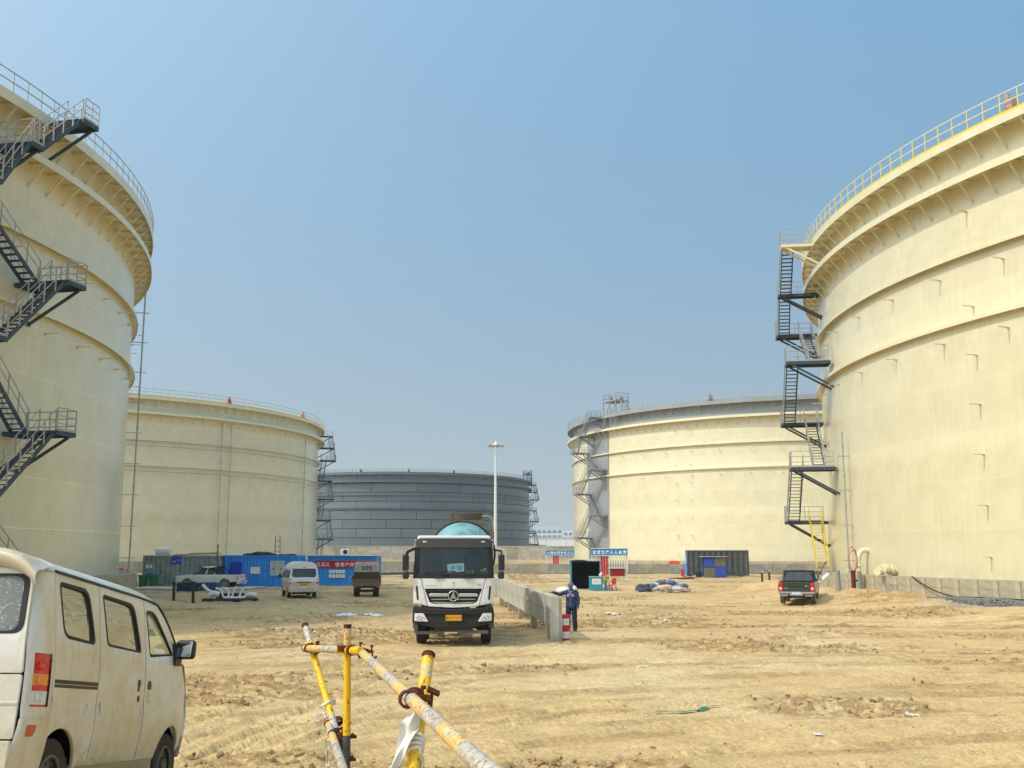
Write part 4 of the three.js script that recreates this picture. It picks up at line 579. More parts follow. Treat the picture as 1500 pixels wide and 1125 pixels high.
  mesh(T, 'drum_frame', [bar([-1.0, 1.1, -2.6], [-0.7, 2.4, -2.5], 0.16), bar([1.1, 1.1, -2.6], [0.9, 2.4, -2.5], 0.16), box(2.1, 0.2, 0.25, 0.05, 2.0, -2.55), bar([-0.9, 1.1, -7.6], [-0.6, 3.1, -7.5], 0.16), bar([1.0, 1.1, -7.6], [0.8, 3.1, -7.5], 0.16), box(2.0, 0.2, 0.3, 0.1, 2.7, -7.5)], greenish);
  mesh(T, 'charging_hopper', [tr(new THREE.CylinderGeometry(0.78, 0.45, 0.85, 4, 1, true), 0.35, 3.95, -8.2, 0, Math.PI / 4, 0), box(1.3, 0.48, 0.05, 0.35, 4.12, -7.75), box(0.05, 0.48, 1, -0.28, 4.12, -8.2), box(0.05, 0.48, 1, 0.98, 4.12, -8.2), box(0.4, 0.3, 0.3, -0.6, 3.55, -7.6), box(0.5, 0.3, 0.3, 1.05, 3.6, -7.6)], std([0.2, 0.17, 0.11], 0.95, 0, { map: dirtTex }));
  mesh(T, 'chute', [sheet((u, v) => [0.2 + 0.32 * Math.cos(u), 2.9 - 0.9 * v - 0.3 * Math.sin(u), -8.6 - 1.0 * v], 0, Math.PI, 0, 1, 10, 2), bar([-0.7, 3.3, -7.4], [-0.95, 2.6, -6.6], 0.08), bar([-0.95, 3.2, -6.4], [-1.05, 2.5, -5.2], 0.08)], greenish);
  mesh(T, 'ladder', [bar([1.2, 1.2, -7.9], [1.2, 4.1, -7.9], 0.035, 0.035, 6), bar([0.85, 1.2, -7.9], [0.85, 4.2, -7.9], 0.035, 0.035, 6), tube([[1.35, 2.5, -7.7], [1.36, 3.9, -7.7], [1.25, 4.22, -7.7], [0.9, 4.25, -7.7]], 0.03, 6), bar([0.6, 3.3, -7.7], [1.36, 3.3, -7.7], 0.03, 0.03, 6), ...Array.from({ length: 9 }, (_, k) => bar([0.85, 1.5 + k * 0.3, -7.9], [1.2, 1.5 + k * 0.3, -7.9], 0.02, 0.02, 6))], greenish);
  mesh(T, 'water_tank', [cyl(0.3, 0.3, 1.0, 0.95, 1.55, -3.6, Math.PI / 2, 0, 0, 20), box(0.14, 1.0, 0.14, 1.12, 1.4, -3.0)], greenish);
}
// ---------- cars: x forwards, y up, z to the right ----------
const dimGlass = new THREE.MeshPhysicalMaterial({ color: lin(0.012, 0.014, 0.016), roughness: 0.08, clearcoat: 1, clearcoatRoughness: 0.05 });
function place(o, x, y, yaw) { o.rotation.y = Math.PI / 2 + yaw; o.position.set(x, gy(x, y) - 0.01, -y); }   // yaw 0 looks away from the camera, positive turns left
function flipZ(o) { o.scale.z = -1; return o; }
function makePickup(o) {
  const t = thing('pickup_truck', o.label, 'pickup', [0, 0, 0], 0, 'pickups parked on the site'), paint = o.paint, wb = [-1.62, 1.5], r = 0.38;
  const W = (x, y) => 0.92 - 0.05 * ((y - 0.85) / 0.4) ** 2 - (x > 1.9 ? 0.22 * ((x - 1.9) / 0.7) ** 2 : 0) - (y > 1.1 ? (y - 1.1) * 0.2 : 0);
  const P = (name, pts, holes, th, m, par = t, off = 0) => { for (const s of [1, -1]) { const g = panel(pts, holes, th, (x, y) => W(x, y) - th + off, 0.14, 0.008), q = mesh(par, name, g, m); q.scale.z = s; } };
  P('bed_side', [[-2.62, 0.62], [-2.12, 0.55], ...arch(wb[0], r, 0.47, Math.PI - 0.35, 0.35, 14), [-0.83, 0.5], [-0.82, 1.14], [-2.62, 1.14]], [], 0.03, paint);
  const wr = roundPoly([[-0.68, 1.62], [-0.12, 1.64], [-0.1, 1.14], [-0.72, 1.14]], 0.05), wf = roundPoly([[-0.02, 1.64], [0.42, 1.62], [0.98, 1.14], [0.0, 1.14]], 0.05);
  P('rear_door', [[-0.81, 0.5], [-0.055, 0.46], [-0.055, 1.7], [-0.62, 1.69], [-0.8, 1.14]], [wr], 0.03, paint); P('front_door', [[-0.045, 0.46], [0.98, 0.5], [1.02, 1.12], [0.5, 1.62], [0.36, 1.7], [-0.045, 1.7]], [wf], 0.03, paint);
  P('fender', [[0.99, 0.5], ...arch(wb[1], r, 0.47, Math.PI - 0.35, 0.35, 14), [2.5, 0.58], [2.52, 0.95], [2.2, 1.05], [1.03, 1.12]], [], 0.03, paint);
  for (const s of [1, -1]) for (const w of [wr, wf]) { const q = windowIn(t, w, (x, y) => W(x, y) - 0.022, dimGlass); q.scale.z = s; }
  mesh(t, 'roof', [sheet((u, v) => [-0.66 + 1.08 * v, 1.7 + 0.07 * (1 - u ** 4) * Math.sin(0.35 + v * 2.4), u * 0.795], -1, 1, 0, 1, 16, 10)], paint);
  mesh(t, 'windscreen', sheet((u, v) => [0.4 + 0.75 * v + 0.06 * (1 - u * u), 1.73 - 0.6 * v, u * (0.76 + 0.1 * v)], -1, 1, 0, 1, 12, 8), dimGlass);
  mesh(t, 'bonnet', sheet((u, v) => [1.08 + 1.4 * v + 0.05 * (1 - u * u), 1.13 - 0.13 * v * v + 0.03 * (1 - u * u), u * (0.86 - 0.16 * v * v)], -1, 1, 0, 1, 14, 10), paint);
  mesh(t, 'front_end', [rbox(0.14, 0.4, 1.5, 0.05, 2.5, 0.82, 0), rbox(0.22, 0.24, 1.7, 0.06, 2.5, 0.52, 0)], paint); mesh(t, 'front_grille', rbox(0.04, 0.22, 0.8, 0.02, 2.59, 0.86, 0), MT.black);
  for (const s of [1, -1]) mesh(t, 'head_lamp', rbox(0.3, 0.17, 0.3, 0.05, 2.38, 0.88, s * 0.62), lampWhite);
  const rw = new THREE.Group(); rw.name = 'rear_window'; t.add(rw); const tilt = (y) => -0.79 + (y - 1.14) * 0.3;
  sub(rw, 'frame', [bar([tilt(1.1), 1.1, -0.8], [tilt(1.71), 1.71, -0.74], 0.09), bar([tilt(1.1), 1.1, 0.8], [tilt(1.71), 1.71, 0.74], 0.09), bar([tilt(1.7), 1.7, -0.74], [tilt(1.7), 1.7, 0.74], 0.06), bar([tilt(1.15), 1.15, -0.8], [tilt(1.15), 1.15, 0.8], 0.08), bar([tilt(1.15), 1.15, -0.27], [tilt(1.7), 1.7, -0.26], 0.03), bar([tilt(1.15), 1.15, 0.27], [tilt(1.7), 1.7, 0.26], 0.03)], o.rackMat || paint);
  sub(rw, 'pane', sheet((u, v) => [tilt(1.14 + 0.56 * v) + 0.015, 1.14 + 0.56 * v, u * 0.77], -1, 1, 0, 1, 2, 2), dimGlass);
  if (o.bar) mesh(t, 'sport_bar', [tube([[-1.55, 1.14, -0.82], [-1.1, 1.45, -0.8], [-0.8, 1.68, -0.74], [-0.8, 1.7, 0.74], [-1.1, 1.45, 0.8], [-1.55, 1.14, 0.82]], 0.04, 6)], o.rackMat || MT.black);
  mesh(t, 'bed', [box(1.76, 0.04, 1.56, -1.7, 0.72, 0), box(0.04, 0.44, 1.6, -0.84, 0.92, 0), box(1.78, 0.05, 0.07, -1.72, 1.14, 0.84), box(1.78, 0.05, 0.07, -1.72, 1.14, -0.84)], MT.blackPlastic);
  const tg = new THREE.Group(); tg.name = 'tailgate'; t.add(tg);
  sub(tg, 'panel', [rbox(0.06, 0.52, 1.38, 0.025, -2.6, 0.88, 0), rbox(0.05, 0.1, 1.38, 0.02, -2.615, 1.1, 0), rbox(0.03, 0.14, 1.34, 0.012, -2.625, 0.72, 0)], paint);
  sub(tg, 'handle_recess', [extr([[-0.28, 1.02], [-0.19, 0.92], [0.19, 0.92], [0.28, 1.02], [0.24, 1.02], [0.17, 0.945], [-0.17, 0.945], [-0.24, 1.02]], 0.012).rotateY(-Math.PI / 2).translate(-2.63, 0, 0), box(0.012, 0.03, 0.24, -2.636, 0.935, 0)], MT.black);
  sub(tg, 'emblem', [box(0.012, 0.09, 0.08, -2.636, 0.96, 0.5), box(0.012, 0.025, 0.24, -2.636, 0.84, -0.52)], MT.chrome);
  for (const s of [1, -1]) { const l = new THREE.Group(); l.name = 'tail_lamp'; t.add(l); sub(l, 'red_lens', rbox(0.2, 0.5, 0.2, 0.04, -2.54, 0.87, s * 0.79), lampRed); sub(l, 'clear_lens', rbox(0.2, 0.13, 0.15, 0.03, -2.548, 0.82, s * 0.8), lampWhite); }
  mesh(t, 'rear_bumper', [rbox(0.2, 0.12, 1.84, 0.04, -2.66, 0.6, 0), rbox(0.22, 0.1, 0.7, 0.03, -2.68, 0.5, 0), rbox(0.16, 0.12, 0.4, 0.03, -2.64, 0.48, 0.62), rbox(0.16, 0.12, 0.4, 0.03, -2.64, 0.48, -0.62)], o.bumper || MT.steel);
  const np = cardGeo(0.5, 0.17, 0, 0.58, 0); np.rotateY(-Math.PI / 2).translate(-2.775, 0, 0); mesh(t, 'number_plate', np, o.plate);
  for (const x of wb) for (const s of [1, -1]) wheel(t, x, r, s * 0.78, r, 0.25, { rimMat: MT.steel, holes: 6, holeR: 0.2, tyreMat: MT.dustRubber });
  mesh(t, 'chassis', [box(4.6, 0.2, 0.9, -0.1, 0.5, 0), box(0.2, 0.14, 1.3, -1.62, 0.38, 0), box(0.3, 0.1, 1.2, -2.3, 0.4, 0), cyl(0.1, 0.1, 0.6, -2.2, 0.42, -0.3, 0, 0, Math.PI / 2)], MT.dustBlack);
  for (const s of [1, -1]) { const m = new THREE.Group(); m.name = 'wing_mirror'; t.add(m); sub(m, 'mirror_shell', rbox(0.1, 0.17, 0.24, 0.04, 0.82, 1.22, s * 1.03), MT.blackPlastic); sub(m, 'mirror_glass', rbox(0.01, 0.13, 0.19, 0.004, 0.765, 1.22, s * 1.03), MT.chrome); }
  return t;
}
const greenPaint = new THREE.MeshPhysicalMaterial({ color: lin(0.045, 0.068, 0.042), roughness: 0.35, metalness: 0.4, clearcoat: 0.8, clearcoatRoughness: 0.1, map: dirtTex });
const whitePaint = new THREE.MeshPhysicalMaterial({ color: lin(0.8, 0.8, 0.78), roughness: 0.4, clearcoat: 0.5, clearcoatRoughness: 0.2, map: softDirt });
place(makePickup({ label: 'dark green pickup seen from behind near the right tank', paint: greenPaint, bumper: std([0.3, 0.3, 0.28], 0.5, 0.3), rackMat: MT.black, plate: textPlate('#9fb2d6', '#eef2fa', 'D·B6H92', 256, 88) }), 15.75, 56.4, -0.335);
place(makePickup({ label: 'white pickup with a black roll bar standing before the grey container', paint: whitePaint, bar: true, rackMat: MT.black, bumper: whitePaint, plate: MT.blue }), -24.0, 81.8, 1.42);
// white high-roof minibus, seen from behind
{
  const t = thing('minibus', 'white high-roof minibus seen from behind at the blue cabins', 'minibus'), r = 0.34, wb = [-1.45, 1.5];
  const tan = new THREE.MeshPhysicalMaterial({ color: lin(0.62, 0.56, 0.46), roughness: 0.4, clearcoat: 0.5, clearcoatRoughness: 0.2, map: softDirt });
  const W = (x, y) => 0.93 - 0.03 * ((y - 0.9) / 0.5) ** 2 - (y > 1.2 ? (y - 1.2) * 0.1 : 0) - (x > 1.6 ? 0.25 * ((x - 1.6) / 0.9) ** 2 : 0);
  const P = (name, pts, holes, m) => { for (const s of [1, -1]) mesh(t, name, panel(pts, holes, 0.03, (x, y) => W(x, y) - 0.03, 0.16, 0.008), m).scale.z = s; };
  const ws = [[-2.2, -1.2], [-1.1, -0.1], [0.0, 0.85], [0.95, 1.6]].map(([a, b], i) => roundPoly([[a, 1.68], [i === 3 ? 1.45 : b, 1.68], [i === 3 ? 2.0 : b, 1.2], [a, 1.2]], 0.06));
  P('lower_side', [[-2.4, 0.42], [-2.0, 0.36], ...arch(wb[0], r, 0.42, Math.PI - 0.2, 0.2, 12), [0.9, 0.36], ...arch(wb[1], r, 0.42, Math.PI - 0.2, 0.2, 12), [2.4, 0.42], [2.35, 0.98], [-2.42, 0.98]], [], tan);
  P('upper_side', [[-2.42, 0.99], [2.3, 0.99], [1.7, 1.75], [1.5, 1.8], [-2.36, 1.8]], ws, whitePaint);
  for (const s of [1, -1]) for (const w of ws) windowIn(t, w, (x, y) => W(x, y) - 0.022, dimGlass).scale.z = s;
  mesh(t, 'roof', [sheet((u, v) => [-2.34 + 3.9 * v, 1.79 + (0.46 * (1 - Math.abs(u) ** 3.4) ** 0.7) * Math.min(1, 0.86 + v * 0.5) * (v > 0.8 ? 1 - ((v - 0.8) / 0.2) ** 2 * 0.7 : 1), u * 0.87], -1, 1, 0, 1, 28, 14)], whitePaint);
  const rear = (z, y) => -2.45 - 0.04 * (1 - (z / 0.9) ** 2) + (y > 1.0 ? (y - 1.0) * 0.09 : 0) + 0.25 * Math.max(0, Math.abs(z) - 0.78) ** 1.3;
  const F = (pts, holes, th, z = 0) => { const g = norm(new TessellateModifier(0.12, 7).modify(norm(extr(pts, th, 0.004, holes)))), p = g.attributes.position; for (let i = 0; i < p.count; i++) { const a = p.getX(i), y = p.getY(i), d = p.getZ(i) + z; p.setXYZ(i, rear(a, y) - d, y, a); } return smooth(g, 0.5); };
  const rw = roundPoly([[-0.72, 1.82], [0.72, 1.82], [0.76, 1.4], [0.68, 1.28], [-0.68, 1.28], [-0.76, 1.4]], 0.06);
  mesh(t, 'rear_upper', [F(roundPoly([[-0.9, 1.0], [0.9, 1.0], [0.84, 1.8], [0.7, 2.12], [0.4, 2.24], [-0.4, 2.24], [-0.7, 2.12], [-0.84, 1.8]], 0.05), [rw], 0.02)], whitePaint);
  mesh(t, 'rear_lower', [F(roundPoly([[-0.92, 0.62], [0.92, 0.62], [0.9, 0.99], [-0.9, 0.99]], 0.03), [], 0.02)], tan); mesh(t, 'rear_window', F(ringOf(rw, -0.01), [], 0.01, -0.006), dimGlass);
  mesh(t, 'rear_bumper', [rbox(0.2, 0.28, 1.84, 0.07, -2.5, 0.5, 0)], tan); mesh(t, 'step_plate', rbox(0.1, 0.08, 1.3, 0.02, -2.56, 0.58, 0), std([0.42, 0.4, 0.34], 0.6));
  for (const s of [1, -1]) { const l = new THREE.Group(); l.name = 'tail_lamp'; t.add(l); for (const [y0, y1, m, n] of [[1.0, 1.1, lampWhite, 'clear_lens'], [0.84, 1.0, lampRed, 'red_lens'], [0.76, 0.84, lampWhite, 'reverse_lens'], [1.1, 1.18, lampRed, 'upper_lens']]) sub(l, n, F([[s * 0.79, y0], [s * 0.9, y0], [s * 0.89, y1], [s * 0.79, y1]], [], 0.02, 0.01), m); }
  mesh(t, 'plate_trim', F([[-0.45, 0.95], [0.45, 0.95], [0.45, 0.99], [-0.45, 0.99]], [], 0.03, 0.02), MT.black); const np = cardGeo(0.48, 0.2, 0, 0.84, 0); np.rotateY(-Math.PI / 2).translate(-2.52, 0, 0); mesh(t, 'number_plate', np, textPlate('#e8a512', '#3a2a08', 'B·D5817', 256, 100));
  mesh(t, 'emblem', F([[-0.06, 1.1], [0.06, 1.1], [0.06, 1.14], [-0.06, 1.14]], [], 0.012, 0.02), MT.chrome); mesh(t, 'brake_light', F([[-0.13, 1.9], [0.13, 1.9], [0.13, 1.93], [-0.13, 1.93]], [], 0.012, 0.02), MT.black);
  mesh(t, 'windscreen', sheet((u, v) => [1.5 + 0.85 * v, 1.85 - 0.8 * v, u * (0.8 - 0.05 * v)], -1, 1, 0, 1, 8, 6), dimGlass); mesh(t, 'nose', [rbox(0.3, 0.7, 1.5, 0.1, 2.35, 0.72, 0)], tan);
  mesh(t, 'floor_pan', [box(4.6, 0.1, 1.7, 0, 0.4, 0), box(0.3, 0.16, 1.2, -1.45, 0.3, 0)], MT.dustBlack); mesh(t, 'dirt_patch', F([[-0.2, 0.62], [0.14, 0.62], [0.1, 0.74], [-0.16, 0.72]], [], 0.004, 0.022), std([0.68, 0.66, 0.62], 0.9));
  for (const x of wb) for (const s of [1, -1]) wheel(t, x, r, s * 0.8, r, 0.2, { rimMat: MT.steel });
  for (const s of [1, -1]) { const m = new THREE.Group(); m.name = 'wing_mirror'; t.add(m); sub(m, 'mirror_shell', rbox(0.1, 0.26, 0.18, 0.04, 1.7, 1.3, s * 1.05), MT.blackPlastic); }
  place(t, -13.9, 67.2, 0.325);
}
// small tipper truck, seen from behind
{
  const t = thing('tipper_truck', 'small tipper truck with a rusty open bed, seen from behind', 'tipper truck'), rustP = std([0.12, 0.07, 0.042], 0.95, 0, { map: dirtTex }), cab = std([0.66, 0.62, 0.52], 0.8, 0, { map: dirtTex }), r = 0.36;
  mesh(t, 'bed_floor', box(2.9, 0.08, 1.66, -0.95, 0.86, 0), rustP);
  mesh(t, 'tailgate', [rbox(0.06, 0.44, 1.78, 0.015, -2.42, 0.92, 0), box(0.03, 0.05, 1.8, -2.46, 0.72, 0), box(0.03, 0.05, 1.8, -2.46, 1.12, 0)], std([0.22, 0.14, 0.08], 0.95, 0, { map: dirtTex }));
  for (const s of [1, -1]) mesh(t, 'bed_side', [box(2.9, 0.46, 0.06, -0.95, 1.12, s * 0.86), ...[-2.1, -1.4, -0.7, 0].map((x) => box(0.08, 0.46, 0.05, x, 1.12, s * 0.9))], rustP);
  mesh(t, 'headboard', [box(0.06, 0.46, 1.72, 0.5, 1.3, 0)], rustP);
  mesh(t, 'cab', [panel(roundPoly([[-0.84, 0.9], [0.84, 0.9], [0.82, 2.08], [0.74, 2.2], [-0.74, 2.2], [-0.82, 2.08]], 0.05), [roundPoly([[-0.34, 1.62], [0.34, 1.62], [0.34, 1.92], [-0.34, 1.92]], 0.08)], 0.05, () => 0, 0.3).rotateY(-Math.PI / 2).translate(0.72, 0, 0), box(1.4, 0.05, 1.5, 1.38, 2.1, 0), box(1.3, 0.9, 0.05, 1.4, 1.0, 0.8), box(1.3, 0.9, 0.05, 1.4, 1.0, -0.8), box(0.06, 0.8, 1.6, 2.05, 0.95, 0), box(0.06, 0.7, 0.06, 0.75, 1.75, 0.79), box(0.06, 0.75, 0.06, 2.0, 1.7, 0.74), box(0.06, 0.75, 0.06, 2.0, 1.7, -0.74)], cab);
  mesh(t, 'cab_window', box(0.01, 0.32, 0.7, 0.7, 1.77, 0), new THREE.MeshPhysicalMaterial({ color: lin(0.1, 0.13, 0.12), roughness: 0.1, clearcoat: 1 })); for (const z of [-0.12, 0.12]) mesh(t, 'window_bar', box(0.03, 0.34, 0.025, 0.66, 1.77, z), cab);
  for (const z of [-0.72, -0.5, -0.36, 0.36, 0.5, 0.72]) mesh(t, 'guard_rib', box(0.05, 0.72, 0.05, 0.64, 1.68, z), cab);
  mesh(t, 'windscreen', box(0.02, 0.7, 1.4, 2.03, 1.7, 0), dimGlass);
  mesh(t, 'chassis', [box(4.2, 0.16, 0.7, -0.2, 0.66, 0), box(0.16, 0.16, 1.3, -1.5, 0.36, 0), box(0.1, 0.12, 1.5, -2.3, 0.62, 0), box(0.2, 0.3, 0.3, -1.9, 0.5, -0.5)], MT.black);
  for (const z of [0.62, -0.62]) { wheel(t, -1.5, r, z, r, 0.4, { tread: true, tyreMat: MT.rubber, rimMat: MT.rust }); wheel(t, 1.4, r, Math.sign(z) * 0.72, r, 0.2, { tyreMat: MT.rubber, rimMat: MT.rust }); }
  mesh(t, 'mud_flap', [box(0.02, 0.34, 0.42, -2.1, 0.5, 0.62), box(0.02, 0.34, 0.42, -2.1, 0.5, -0.62)], MT.black); mesh(t, 'tail_lamp', [box(0.04, 0.08, 0.16, -2.47, 0.64, 0.72), box(0.04, 0.08, 0.16, -2.47, 0.64, -0.72)], lampRed);
  place(t, -9.75, 69, 0.14);
}
// ---------- scaffold-pipe railing in the foreground ----------
{
  const old = tex(256, 256, (u, v) => { const n = fbm(u * 8, v * 14, 5, 0), m = fbm(u * 26, v * 40, 3, 0), c = step(0.45, 0.62, n), d = step(0.68, 0.78, m); return [222 - c * 18 - d * 90, 178 + c * 10 - d * 100, 96 + c * 52 - d * 60]; });
  const bare = tex(256, 256, (u, v) => { const n = fbm(u * 9 + 4, v * 16, 5, 0), m = fbm(u * 30, v * 44, 3, 0), d = step(0.56, 0.72, m); return [196 + (n - 0.5) * 60 - d * 52, 184 + (n - 0.5) * 60 - d * 64, 168 + (n - 0.5) * 50 - d * 74]; });
  const yel = tex(256, 256, (u, v) => { const m = fbm(u * 14, v * 22, 4, 0), d = step(0.66, 0.74, m); return [236 - d * 80, 184 - d * 90, 22 + d * 10]; });
  const OLD = std([1, 1, 1], 0.6, 0, { map: old, bumpMap: grainBump, bumpScale: 0.002 }), BARE = std([1, 1, 1], 0.6, 0.1, { map: bare, bumpMap: grainBump, bumpScale: 0.002 }), YEL = std([1, 1, 1], 0.45, 0, { map: yel }), GREY = std([0.1, 0.115, 0.11], 0.7, 0, { map: dirtTex }), BLK = std([0.012, 0.012, 0.012], 0.7, 0, { map: dirtTex }), PINK = std([0.72, 0.42, 0.33], 0.7, 0, { map: dirtTex });
  const R = thing('pipe_railing', 'yellow scaffold pipe railing in the foreground with rusty couplers', 'railing'), r = 0.0242;
  const lerp = (a, b, t) => a.map((v, i) => v + (b[i] - v) * t), P3 = ([x, y, d]) => [x + (d > 5 ? 0.035 : 0), y, -d];
  const pipe = (name, a, b, bands) => { const g = new THREE.Group(); g.name = name; R.add(g); a = P3(a); b = P3(b); let t0 = 0; for (const [t1, m, lab] of bands) { const p = lerp(a, b, t0), q = lerp(a, b, t1), L = Math.hypot(p[0] - q[0], p[1] - q[1], p[2] - q[2]), c = bar(p, q, r, r, 20); const u = c.attributes.uv; for (let i = 0; i < u.count; i++) u.setXY(i, u.getX(i) * 0.6 + t0, u.getY(i) * L * 2.2 + t0 * 3); sub(g, 'painted_band', c, m); t0 = t1; }
    const ri = tr(new THREE.TorusGeometry(r, 0.004, 6, 20), 0, 0, 0); const dir = V(...b).sub(V(...a)).normalize(); ri.applyMatrix4(new THREE.Matrix4().compose(V(...a), new THREE.Quaternion().setFromUnitVectors(V(0, 0, 1), dir), V(1, 1, 1))); sub(g, 'pipe_rim', [ri], MT.rust); return g; };
  pipe('rail', [-0.965, 2.285, 6.42], [0.06, 2.42, 1.9], [[0.06, BARE], [0.16, OLD], [0.27, BARE], [0.36, OLD], [0.46, BARE], [0.53, OLD], [0.59, BARE], [0.66, OLD], [0.74, BARE], [0.82, OLD], [1, BARE]]);
  pipe('rail', [-1.56, 2.195, 7.66], [-0.945, 2.308, 6.26], [[0.36, OLD], [0.66, BARE], [1, YEL]]);
  pipe('rail', [-1.315, 1.735, 7.3], [-0.2, 1.79, 2.6], [[0.06, OLD], [0.13, BARE], [0.2, OLD], [0.36, BARE], [0.6, PINK], [1, BARE]]);
  const pv = pipe('post', [-1.085, 2.435, 6.62], [-1.06, 1.2, 6.6], [[0.018, MT.rust], [0.13, OLD], [0.545, YEL], [1, GREY]]);
  pipe('post', [-1.605, 2.345, 7.86], [-1.0, 1.36, 6.62], [[0.02, MT.rust], [0.12, BARE], [0.56, YEL], [0.64, BARE], [1, BLK]]);
  pipe('post', [-0.338, 2.485, 4.22], [-0.405, 1.25, 2.85], [[0.012, MT.rust], [0.035, YEL], [0.07, OLD], [1, YEL]]);
  const coupler = (p, a, b) => {   // right-angle coupler: two half-round clamps on a block, with bolts
    const g = new THREE.Group(); g.name = 'coupler'; g.position.set(...P3(p)); R.add(g);
    const ring = (dir) => { const d = V(dir[0], dir[1], -dir[2]).normalize(), q = new THREE.Quaternion().setFromUnitVectors(V(0, 0, 1), d); const c = [-0.014, 0.014].map((z) => new THREE.TorusGeometry(r + 0.004, 0.0048, 8, 22).translate(0, 0, z)); c.push(new THREE.CylinderGeometry(r + 0.006, r + 0.006, 0.03, 22, 1, true).rotateX(Math.PI / 2), box(0.05, 0.01, 0.026, r + 0.02, 0.006, 0), cyl(0.005, 0.005, 0.075, r + 0.034, 0.01, 0, 0, 0, 0.15, 8), cyl(0.011, 0.011, 0.013, r + 0.034, 0.04, 0, 0, 0, 0.15, 6), box(0.05, 0.012, 0.02, r + 0.044, -0.035, 0, 0, 0, 0.5)); return c.map((x) => norm(x).applyMatrix4(new THREE.Matrix4().makeRotationFromQuaternion(q))); };
    sub(g, 'clamp', ring(a), MT.rust); sub(g, 'clamp', ring(b), MT.rust).position.set(...(p[3] || [0.03, 0, 0.03])); sub(g, 'coupler_block', rbox(0.045, 0.036, 0.036, 0.008, 0.018, -0.01, 0.012), MT.rust);
  };
  const rail = [1.02, 0.08, -4.5];
  coupler([-1.51, 2.205, 7.55, [0, 0.0, -0.05]], [0.62, 0.02, -1.34], [0.5, -0.9, -1.2]); coupler([-1.03, 2.294, 6.45, [-0.075, 0.0, -0.1]], [0.62, 0.02, -1.34], [0, 1, 0]); coupler([-0.95, 2.286, 6.36, [-0.05, 0, -0.12]], rail, [0, 1, 0]);
  coupler([-0.385, 2.362, 3.86, [0.02, 0.0, -0.08]], rail, [0.05, 1, 1.1]); coupler([-1.28, 1.737, 7.16, [0.06, 0.02, 0.0]], [1.1, 0.05, -4.6], [0.5, -0.9, -1.2]); coupler([-1.18, 1.742, 6.74, [0.07, 0, 0.04]], [1.1, 0.05, -4.6], [0, 1, 0]); coupler([-1.1, 1.62, 6.62, [0.03, 0, 0]], [0, 1, 0], [1, 0, 0.2]);
  // strips of white plastic tied round the posts
  const film = new THREE.MeshPhysicalMaterial({ color: lin(0.8, 0.76, 0.64), roughness: 0.6, side: THREE.DoubleSide });
  const strip = (pts, w, wob) => { const c = new THREE.CatmullRomCurve3(pts.map((p) => V(...P3(p)))); return sheet((u, v) => { const p = c.getPoint(v); const k = 0.012 * Math.sin(v * 23 + u * 4) + wob * Math.sin(u * 9 + v * 7); return [p.x + u * w * (0.75 + 0.35 * Math.sin(v * 11)), p.y + k * 0.8, p.z + k + 0.02 * u * u]; }, -0.5, 0.5, 0, 1, 10, 50); };
  solo('plastic_strip', 'torn white plastic strip knotted round the nearest yellow post', 'plastic strip', [strip([[-0.37, 2.3, 3.96], [-0.385, 2.24, 3.88], [-0.42, 2.14, 3.76], [-0.46, 2.07, 3.68], [-0.5, 2.05, 3.6], [-0.58, 2.01, 3.5]], 0.06, 0.006), ...[0, 1, 2, 3].map((k) => tr(new THREE.TorusGeometry(0.0275, 0.0075, 6, 24), -0.354 - k * 0.0008, 2.215 - k * 0.014, -3.92 + k * 0.0155, Math.PI / 2 - 0.8, 0.15 * (k - 1.5), 0)), strip([[-0.34, 2.18, 3.86], [-0.325, 2.1, 3.85], [-0.335, 2.05, 3.82]], 0.03, 0.004)], film);
  solo('plastic_strip', 'white plastic strip hanging from the lower rail by the grey post', 'plastic strip', [strip([[-1.29, 1.87, 7.35], [-1.34, 1.8, 7.3], [-1.37, 1.73, 7.25]], 0.06, 0.006), strip([[-1.23, 1.7, 6.95], [-1.25, 1.6, 6.95], [-1.24, 1.48, 6.98], [-1.22, 1.43, 7.0]], 0.04, 0.008), tr(new THREE.TorusGeometry(0.028, 0.01, 6, 20), -1.285, 1.862, -7.24, Math.PI / 2, 0.5, 0)], film);
}
// ---------- precast wall with a gap below ----------
{
  const a = [1.36, 34.3], b = [-1.0, 60], L = Math.hypot(b[0] - a[0], b[1] - a[1]), ry = Math.atan2(a[0] - b[0], b[1] - a[1]), w = thing('precast_wall', 'pale precast concrete wall raised on short piers beside the mixer truck', 'wall', [a[0], 0, -a[1]], ry), n = 5, pl = L / n;
  for (let i = 0; i < n; i++) { const z = -(i + 0.5) * pl; mesh(w, 'wall_slab', [uvm(rbox(0.22, 0.48, pl - 0.008, 0.006, 0, 1.19, z), 0.4), uvm(rbox(0.22, 0.49, pl - 0.008, 0.006, 0, 0.695, z), 0.4)], MT.concLight); mesh(w, 'pier', uvm(box(0.18, 0.75, 0.5, 0.03, 0.08, z + 0.35 * pl), 0.4), MT.conc); }
  mesh(w, 'end_post', [uvm(rbox(0.3, 1.5, 0.3, 0.015, 0.02, 0.69, 0.16), 0.4), uvm(box(0.16, 1.46, 0.12, 0.2, 0.68, 0.14), 0.4)], MT.concLight);
}
